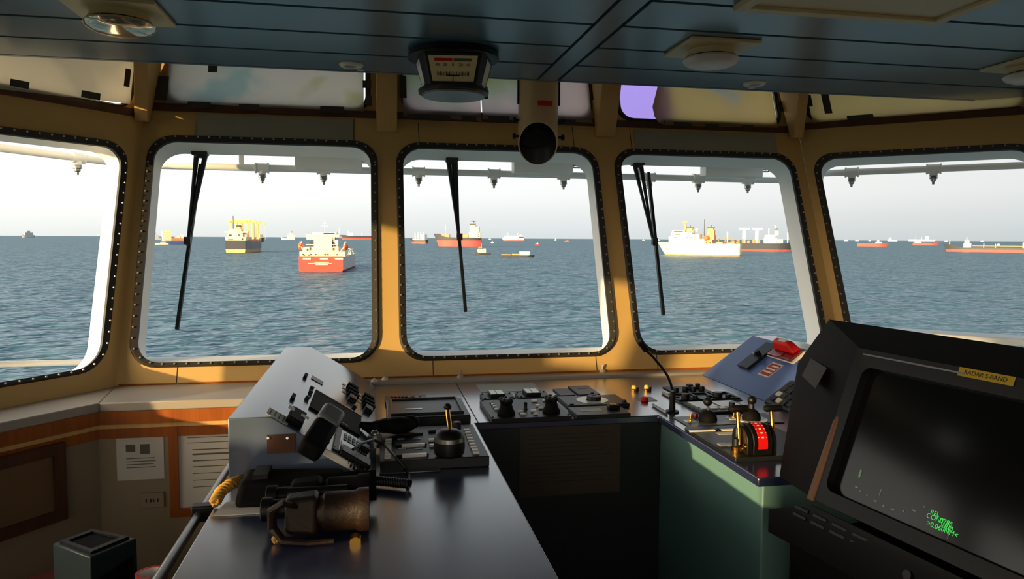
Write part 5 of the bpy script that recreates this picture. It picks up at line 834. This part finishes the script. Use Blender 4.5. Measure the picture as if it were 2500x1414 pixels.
# hood: front frame outline to the wider rear outline
m.add([Fq[1], Fq[2], Fq[3], Fq[0]]+Rr, [(0, 1, 5, 4), (1, 2, 6, 5), (2, 7, 6), (2, 3, 8, 7)])
bk_ = RTM.to_3x3().inverted() @ (BK*.26+E1*.16-V((0, 0, .16))); m.add(Rr+[p+bk_ for p in Rr], [(0, 1, 6, 5), (1, 2, 7, 6), (2, 3, 8, 7), (3, 4, 9, 8), (4, 0, 5, 9), (5, 6, 7, 8, 9)]); m.build('hood', 'black_matte', t)
m = MB(RTM); su, sv = .036, .045; S0 = uv(RP(2016, 1195)); S4 = rrect(S0[0], S0[1], u1-.045, uv(RP(2145, 903))[1], .02, 5); FO = rrect(u0, v0, u1, v1, .004, 5)
ring_ = lambda L, z: [V((p[0], p[1], z)) for p in L]
m.loops(ring_(FO, -.004), ring_(FO, .006)); m.loops(ring_(FO, .006), ring_(S4, .004)); m.loops(ring_(S4, .004), ring_(S4, -.02)); m.build('bezel', 'black', t)
m = MB(RTM); n = len(S4); m.add(ring_(S4, -.014)+ring_(S4, -.02), [tuple(range(n)), tuple(range(n, 2*n))[::-1]]); m.build('screen', 'screen', t)
# lit lower part of the corner post; light put into its brown and length
m = MB(RTM); m.tube([V((u0+.004, v0-.004, .002)), V((u0+.004, v0+.25*(v1-v0), .002)), V((u0+.004, v0+.5*(v1-v0), .002)), V((u0+.004, v0+.58*(v1-v0), .000))], .009, 12, [.010, .009, .007, .003]); m.build('post_lit_part', 'post_lit_brown', t)
m = MB(RTM); m.bb((u0+.02, v1-.012, .0065), (u0+.235, v1-.009, .0085)); m.build('top_ridge', 'plastic_grey', t)
lab = [uv(RP(x, y)) for x, y in ((2361, 912), (2463, 938), (2467, 930), (2366, 908))]; cu_, cv_ = sum(p[0] for p in lab)/4, sum(p[1] for p in lab)/4
m = MB(RTM); m.bb((cu_-.048, cv_-.0075, .0065), (cu_+.048, cv_+.0075, .0072)); m.build('yellow_label', 'yellow_label', t); text('label_lettering', 'RADAR S-BAND', .0105, RTM @ Matrix.Translation((cu_, cv_, .0074)), 'ink', t)
q = uv(RP(1992, 908, .07)); pA = RP(1992, 906, .075); nrm = (RTM.to_3x3() @ (Rr[3]-Rr[2]).cross(Fq[3]-Rr[2])).normalized(); nrm = nrm if nrm.dot(EYE-pA) > 0 else -nrm
rp0 = RTM @ Rr[2]; pA = PL(1990, 908, rp0, nrm); m = MB(); m.prism([PL(x, y, rp0+nrm*.0006, nrm) for x, y in ((1958, 918), (1980, 875), (2019, 899), (1991, 949))], nrm*.0006); m.build('paper_sticker', 'sticker', t)
def gt(s_, px_, size, mt_='green_glow', al='LEFT'): p = uv(RP(*px_, .0145)); text('screen_text', s_, size, RTM @ Matrix.Translation((p[0], p[1], -.0136)), mt_, t, .0002, al)
gt('REL', (2273, 1250), .0105); gt('CONT', (2263, 1258), .0115); gt('0785', (2296, 1270), .0115); gt('VRM', (2297, 1281), .0115); gt('>0.060NM<', (2264, 1277), .0115)
m = MB(RTM)
p, p2 = uv(RP(2314, 1316, .0145)), uv(RP(2326, 1275, .0145)); m.prism([V((p[0]-.0006, p[1], -.0136)), V((p[0]+.0006, p[1], -.0136)), V((p[0]+.0006, p2[1], -.0136)), V((p[0]-.0006, p2[1], -.0136))], (0, 0, .0003)); m.build('cursor_line', 'green_dim', t)
m = MB(RTM)
for k, (x, y) in enumerate(((2118, 1210), (2138, 1224), (2158, 1236), (2180, 1244), (2206, 1248), (2232, 1247), (2258, 1238), (2092, 1190), (2102, 1200))):
    p = uv(RP(x, y, .0145)); m.box((p[0], p[1], -.0135), (.007 if k % 2 else .004, .0022, .0003))
m.build('range_marks', 'green_dim', t)
m = MB(RTM)
for x, y, w, h in ((2101, 1157, .005, .014), (2150, 1203, .002, .012)): p = uv(RP(x, y, .0145)); m.box((p[0], p[1], -.0135), (w, h, .0003))
m.build('echo_marks', 'green_dim', t)
# keyboard shelf and pedestal
sA, sB = Z(1875, 1242, 1.06), Z(2214, 1414, 1.06); sd = (sB-sA).normalized(); fr0 = RTM @ V((u0, v0, 0)); fr1 = RTM @ V((u1+.06, v0, 0)); sA2 = sA-sd*.0; sB2 = sA+sd*.60
m = MB(); qd = [V((sA2.x, sA2.y, 1.06)), V((sB2.x, sB2.y, 1.06)), V((fr1.x, fr1.y, fr0.z-.012)), V((fr0.x, fr0.y, fr0.z-.012))]
m.hexa([p-V((0, 0, .05)) for p in qd], qd); m.build('keyboard_shelf', 'black', t, bevel=.003)
sl_ = (qd[3]-qd[0]); slu = sd; sln = slu.cross(sl_).normalized(); sln = sln if sln.z > 0 else -sln; slv = sln.cross(slu); slv = slv if slv.dot(sl_) > 0 else -slv; dep = sl_.dot(slv)
KM = frame(qd[0], slu, slv, sln)
for i in range(9):
    for j in range(2): m = MB(KM); m.bb((.07+i*.048, dep*(.25+j*.3), .0004), (.105+i*.048, dep*(.40+j*.3), .005)); m.build('key', 'black', t, bevel=.001)
m = MB(KM); m.cyl((.34, dep*.16, .0004), (.34, dep*.16, .010), .008, n=14); m.build('small_knob', 'black', t)
m = MB(); d1 = [V((p.x, p.y, 0)) for p in (sA2+BK*.06, sB2+BK*.06, sB2+BK*.50, sA2+BK*.50)]; m.prism([V((p.x, p.y, .0005)) for p in d1], (0, 0, 1.0)); m.build('pedestal', 'black_matte', t)
# ================================================================ BINOCULARS, ROPE, PAPERS ON THE LEFT LEG
def barrel(t, c0, mt_):
    x, y, z = c0; m = MB(); m.lathe((x, y, z), [(.030, -.012), (.034, 0), (.034, .060), (.030, .075), (.021, .10), (.021, .104)], 24, (1, 0, 0)); return m
t = thing('binoculars', 'black and brown binoculars lying on the near end of the left leg', 'binoculars', (-.13, 1.40, TOPZ))
for k, (y, nm, mt_) in enumerate(((1.362, 'near_barrel', 'leather'), (1.447, 'far_barrel', 'black_matte'))):
    zc = TOPZ+.041; m = MB(); m.lathe((-.015, y, zc), [(.030, 0), (.040, .001), (.040, -.018), (.036, -.024), (.036, -.078), (.029, -.086), (.026, -.096)], 26, (1, 0, 0)); m.build(nm, mt_, t)
    m = MB(); m.hexa([V((-.165, y-.030, TOPZ+.012)), V((-.105, y-.036, TOPZ+.006)), V((-.105, y+.036, TOPZ+.006)), V((-.165, y+.030, TOPZ+.012))], [V((-.165, y-.022, TOPZ+.074)), V((-.105, y-.026, TOPZ+.078)), V((-.105, y+.026, TOPZ+.078)), V((-.165, y+.022, TOPZ+.074))]); m.build('prism_housing', mt_, t, bevel=.010, seg=3)
    m = MB(); ye = 1.405+(y-1.405)*.78; m.lathe((-.163, ye, TOPZ+.048), [(.018, 0), (.018, -.024), (.022, -.026), (.022, -.044), (.018, -.046), (.012, -.044)], 20, (1, 0, 0)); m.build('eyepiece', 'black', t)
m = MB(); m.cyl((-.165, 1.405, TOPZ+.064), (-.055, 1.405, TOPZ+.064), .011, n=16); m.bb((-.15, 1.375, TOPZ+.055), (-.125, 1.435, TOPZ+.067)); m.bb((-.085, 1.375, TOPZ+.052), (-.065, 1.435, TOPZ+.064)); m.build('hinge', 'black', t)
m = MB(); m.cyl((-.038, 1.362-.040, TOPZ+.003), (-.038, 1.362-.062, TOPZ+.003), .010, n=16); m.build('strap_stud', 'brass', t)
m = MB(); m.tube([(-.14, 1.342, TOPZ+.06), (-.165, 1.325, TOPZ+.075), (-.185, 1.33, TOPZ+.06), (-.185, 1.335, TOPZ+.025), (-.165, 1.318, TOPZ+.008), (-.12, 1.306, TOPZ+.006), (-.075, 1.306, TOPZ+.007)], .008, 8, [.005, .007, .009, .009, .008, .006, .005]); m.build('strap', 'leather', t)
t = thing('binocular_case', 'black binocular case behind the binoculars at the foot of the left box', 'case', (-.12, 1.56, TOPZ))
m = MB(); m.hexa([V((-.285, 1.51, TOPZ+.0005)), V((-.06, 1.50, TOPZ+.0005)), V((-.06, 1.62, TOPZ+.0005)), V((-.285, 1.64, TOPZ+.0005))], [V((-.275, 1.53, TOPZ+.052)), V((-.07, 1.52, TOPZ+.048)), V((-.07, 1.605, TOPZ+.048)), V((-.275, 1.62, TOPZ+.052))]); m.build('case_body', 'black_matte', t, bevel=.012, seg=3)
m = MB(); m.hexa([V((-.12, 1.478, TOPZ+.012)), V((.0, 1.474, TOPZ+.016)), V((.0, 1.518, TOPZ+.05)), V((-.12, 1.522, TOPZ+.05))], [V((-.12, 1.474, TOPZ+.016)), V((.0, 1.470, TOPZ+.020)), V((.0, 1.515, TOPZ+.066)), V((-.12, 1.519, TOPZ+.064))]); m.build('case_flap', 'black_matte', t)
m = MB(); m.bb((-.25, 1.535, TOPZ+.0525), (-.22, 1.60, TOPZ+.062)); m.build('case_loop', 'black', t)
q = [(-.33+.01, 1.478), (-.19, 1.470), (-.19, 1.53), (-.315, 1.55)]; m = MB(); m.prism([V((-.318, 1.480, TOPZ+.0005)), V((-.205, 1.478, TOPZ+.0005)), V((-.205, 1.545, TOPZ+.0005)), V((-.305, 1.555, TOPZ+.0005))], (0, 0, .002)); tag(m.build('paper_sheet', 'paper'), 'white paper sheet on the left edge of the worktop beside the binoculars', 'paper')
def rope(pts, rad, label):
    m = MB(); P = [V(p) for p in pts]; S = []
    for i in range(len(P)-1):
        for k in range(14): S.append(P[i].lerp(P[i+1], k/14))
    S.append(P[-1])
    for s_ in range(3):
        L = []; 
        for i, p in enumerate(S):
            d = (S[min(i+1, len(S)-1)]-S[max(i-1, 0)]).normalized(); u = d.orthogonal().normalized(); w = d.cross(u); an = i*.5+s_*2*PI/3; L.append(p+(u*math.cos(an)+w*math.sin(an))*rad*.55)
        m.tube(L, rad*.62, 8)
    return tag(m.build('neck_strap_cord', 'rope'), label, 'cord', 'woven cords by the binoculars')
rope([(-.322, 1.525, TOPZ+.012), (-.315, 1.55, TOPZ+.026), (-.300, 1.57, TOPZ+.034), (-.288, 1.60, TOPZ+.03), (-.290, 1.66, TOPZ+.012)], .011, 'golden woven cord lit by the sun at the left edge of the worktop')
rope([(-.178, 1.322, TOPZ+.008), (-.176, 1.334, TOPZ+.014), (-.172, 1.345, TOPZ+.012)], .007, 'short golden woven cord end in front of the binoculars')
# hand rail along the left side
t = thing('hand_rail', 'grey steel hand rail along the left side of the console', 'rail', (-.395, 1.6, .99)); m = MB(); m.cyl((-.396, .80, .99), (-.396, 2.45, .99), .0105, n=16); m.build('rail_tube', 'steel', t)
for y in (.95, 1.72, 2.40): m = MB(); m.bb((-.412, y-.016, .975), (-.3005, y+.016, 1.012)); m.build('rail_bracket', 'black', t, bevel=.004)
# red cup on a small shelf
cq = Z(370, 1398, .93); t = thing('red_cup', 'red rimmed cup with a white inside at the bottom left, by the hand rail', 'cup', (cq.x, cq.y, .83))
m = MB(); m.lathe((cq.x, cq.y, .8305), [(.001, 0), (.024, 0), (.030, .094), (.031, .10), (.0255, .10), (.025, .097)], 32, cap=False); m.build('cup_body', 'red', t); m = MB(); m.lathe((cq.x, cq.y, .8305), [(.0249, .0995), (.020, .006), (.001, .006)], 32, cap=False); m.build('cup_lining', 'button_white', t)
t = thing('side_cabinet', 'low dark side cabinet standing left of the console, holding the red cup', 'cabinet', (cq.x, cq.y, 0)); m = MB(); m.bb((cq.x-.08, cq.y-.12, .0005), (-.4155, cq.y+.06, .83)); m.build('cabinet_body', 'black_matte', t, bevel=.003)
# ================================================================ LEFT CORNER: NOTICES, SOCKET, LOW CABINET AND BOX
yw = 2.5645
def notice(name, lab, p0, p1, frame_mat, rows, y=yw, fw=.0, blocks=()):
    A, B = PY(*p0, y), PY(*p1, y); t = thing(name, lab, 'notice', ((A.x+B.x)/2, y, B.z)); th = .006 if fw else .0016
    if fw:
        m = MB(); O = [V((A.x, y, B.z)), V((B.x, y, B.z)), V((B.x, y, A.z)), V((A.x, y, A.z))]; I = [V((A.x+fw, y, B.z+fw)), V((B.x-fw, y, B.z+fw)), V((B.x-fw, y, A.z-fw)), V((A.x+fw, y, A.z-fw))]; sh_ = lambda L, d: [p+V((0, d, 0)) for p in L]
        m.loops(O, sh_(O, -.014)); m.loops(sh_(O, -.014), sh_(I, -.014)); m.loops(sh_(I, -.014), sh_(I, -.002)); m.build('wooden_frame', frame_mat, t)
    m = MB(); m.bb((A.x+fw, y-.0006, B.z+fw), (B.x-fw, y-.002, A.z-fw)); m.build('sheet', 'paper', t); m = MB(); w, h = B.x-A.x-2*fw, A.z-B.z-2*fw
    for u0_, u1_, v_, hh in rows: m.bb((A.x+fw+w*u0_, y-.0022, A.z-fw-h*v_-hh*h), (A.x+fw+w*u1_, y-.0026, A.z-fw-h*v_))
    m.build('printed_lines', 'print_grey', t); return t
notice('wall_notice', 'white typed notice on the wall in the left corner', (282, 1024), (402, 1168), None, [(.35, .6, .12, .012), (.3, .7, .17, .012), (.36, .62, .21, .012), (.18, .85, .27, .03), (.2, .4, .42, .12), (.5, .7, .42, .16), (.2, .8, .64, .012), (.2, .82, .69, .012), (.2, .78, .74, .012), (.2, .82, .79, .012)])
notice('wall_notice', 'large wood framed notice sheet between the left corner and the instrument box', (412, 1012), (680, 1245), 'trim_wood', [(.36, .6, .04, .02), (.3, .7, .12, .01), (.1, .9, .18, .008), (.1, .9, .24, .008), (.15, .9, .32, .012), (.15, .9, .37, .02), (.15, .9, .45, .012), (.15, .85, .52, .01), (.15, .85, .6, .008), (.15, .85, .68, .008), (.15, .85, .76, .008)], fw=.028)
A, B = PY(344, 1203, yw), PY(403, 1236, yw); t = thing('wall_socket', 'pale double wall socket under the typed notice', 'socket', ((A.x+B.x)/2, yw, B.z)); m = MB(); m.bb((A.x, yw-.0005, B.z), (B.x, yw-.010, A.z)); m.build('socket_plate', 'lower_wall', t, bevel=.002); m = MB()
for u in (.35, .65): xx = A.x+(B.x-A.x)*u; zz_ = (A.z+B.z)/2; m.bb((xx-.009, yw-.0102, zz_-.006), (xx-.005, yw-.0108, zz_+.006)); m.bb((xx+.005, yw-.0102, zz_-.006), (xx+.009, yw-.0108, zz_+.006))
m.build('socket_slots', 'ink', t)
# framed picture board on the angled wall at the far left
lo_ = V((KX, 2.565, 0)); LPn = LN
def LW(x, y, o=0): return PL(x, y, lo_+LPn*o, LPn)
A, B = LW(152, 1078), LW(148, 1268); C_, D_ = LW(-60, 1130), None; dirl = (V((C_.x, C_.y, 0))-V((A.x, A.y, 0))).normalized(); t = thing('picture_board', 'dim wooden framed board on the angled wall at the far left', 'board', (A.x, A.y, B.z)); m = MB(frame((A.x, A.y, B.z), dirl, V((0, 0, 1)), LPn)); H_ = A.z-B.z
O = [V((0, 0, .0005)), V((.42, 0, .0005)), V((.42, H_, .0005)), V((0, H_, .0005))]; I = [V((.035, .035, 0)), V((.385, .035, 0)), V((.385, H_-.035, 0)), V((.035, H_-.035, 0))]; zs = lambda L, d: [V((p.x, p.y, d)) for p in L]
m.loops(O, zs(O, .016)); m.loops(zs(O, .016), zs(I, .016)); m.loops(zs(I, .016), zs(I, .003)); m.build('board_frame', 'dark_wood', t); m = MB(frame((A.x, A.y, B.z), dirl, V((0, 0, 1)), LPn)); m.bb((.035, .035, .001), (.385, H_-.035, .004)); m.build('board_panel', 'board_tan', t)
# low cabinet with a glass topped box and papers
zl = .70; pB = [Z(*p, zl+.16) for p in ((220, 1361), (334, 1314), (224, 1292), (128, 1327))]
vx = (pB[1]-pB[0]); vy = (pB[3]-pB[0]); 
t = thing('chart_cabinet', 'low maroon cabinet in the left corner under the angled wall', 'cabinet', (pB[0].x-.2, pB[0].y, 0)); vyd = vy.normalized(); vxd = vx.normalized()
c0 = V((pB[1].x, pB[1].y, 0))+vyd*.02; c1 = V((pB[0].x, pB[0].y, 0))-vxd*.36+vyd*.02; m = MB(); m.prism([V((p.x, p.y, .0005)) for p in (c0, c1, c1+vyd*.35, c0+vyd*.35)], (0, 0, zl)); m.build('cabinet_body', 'maroon', t, bevel=.004)
t = thing('glass_topped_box', 'dark glass topped box with teal sides on the low cabinet in the left corner', 'box', ((pB[0]+pB[2])/2-V((0, 0, .16)))); z0_ = zl+.001
m = MB(); m.prism([V((p.x, p.y, z0_)) for p in pB], (0, 0, .159)); m.build('box_body', 'teal_case', t, bevel=.003)
e0, e1_ = V((pB[0].x, pB[0].y, 0)), V((pB[1].x, pB[1].y, 0)); on = (e1_-e0).cross(V((0, 0, 1))).normalized(); on = on if on.dot(V((pB[2].x, pB[2].y, 0))-e0) < 0 else -on
m = MB(); m.prism([V((p.x, p.y, z_))+on*.0004 for p, z_ in ((e0.lerp(e1_, .12), zl+.02), (e0.lerp(e1_, .88), zl+.02), (e0.lerp(e1_, .88), zl+.12), (e0.lerp(e1_, .12), zl+.10))], on*.001); m.build('dark_opening', 'black_matte', t)
cen = (pB[0]+pB[1]+pB[2]+pB[3])/4; I1 = [cen+(p-cen)*.82 for p in pB]; I2 = [cen+(p-cen)*.62 for p in pB]; m = MB(); zt2 = zl+.1603; sz_ = lambda L, z: [V((p.x, p.y, z)) for p in L]; m.loops(sz_(I1, zt2), sz_(I1, zt2+.006)); m.loops(sz_(I1, zt2+.006), sz_(I2, zt2+.006)); m.loops(sz_(I2, zt2+.006), sz_(I2, zt2)); m.build('lid_frame', 'black', t); m = MB(); m.add(sz_(I2, zt2+.001), [(0, 1, 2, 3)]); m.build('lid_glass', 'black_matte', t)
pa = [c1+vxd*.02+vyd*.05, c1+vxd*.24+vyd*.05, c1+vxd*.24+vyd*.22, c1+vxd*.02+vyd*.24]; m = MB(); m.prism([V((p.x, p.y, zl+.002)) for p in pa], (0, 0, .003)); tag(m.build('paper_stack', 'paper'), 'white paper on the low maroon cabinet at the bottom left', 'paper')
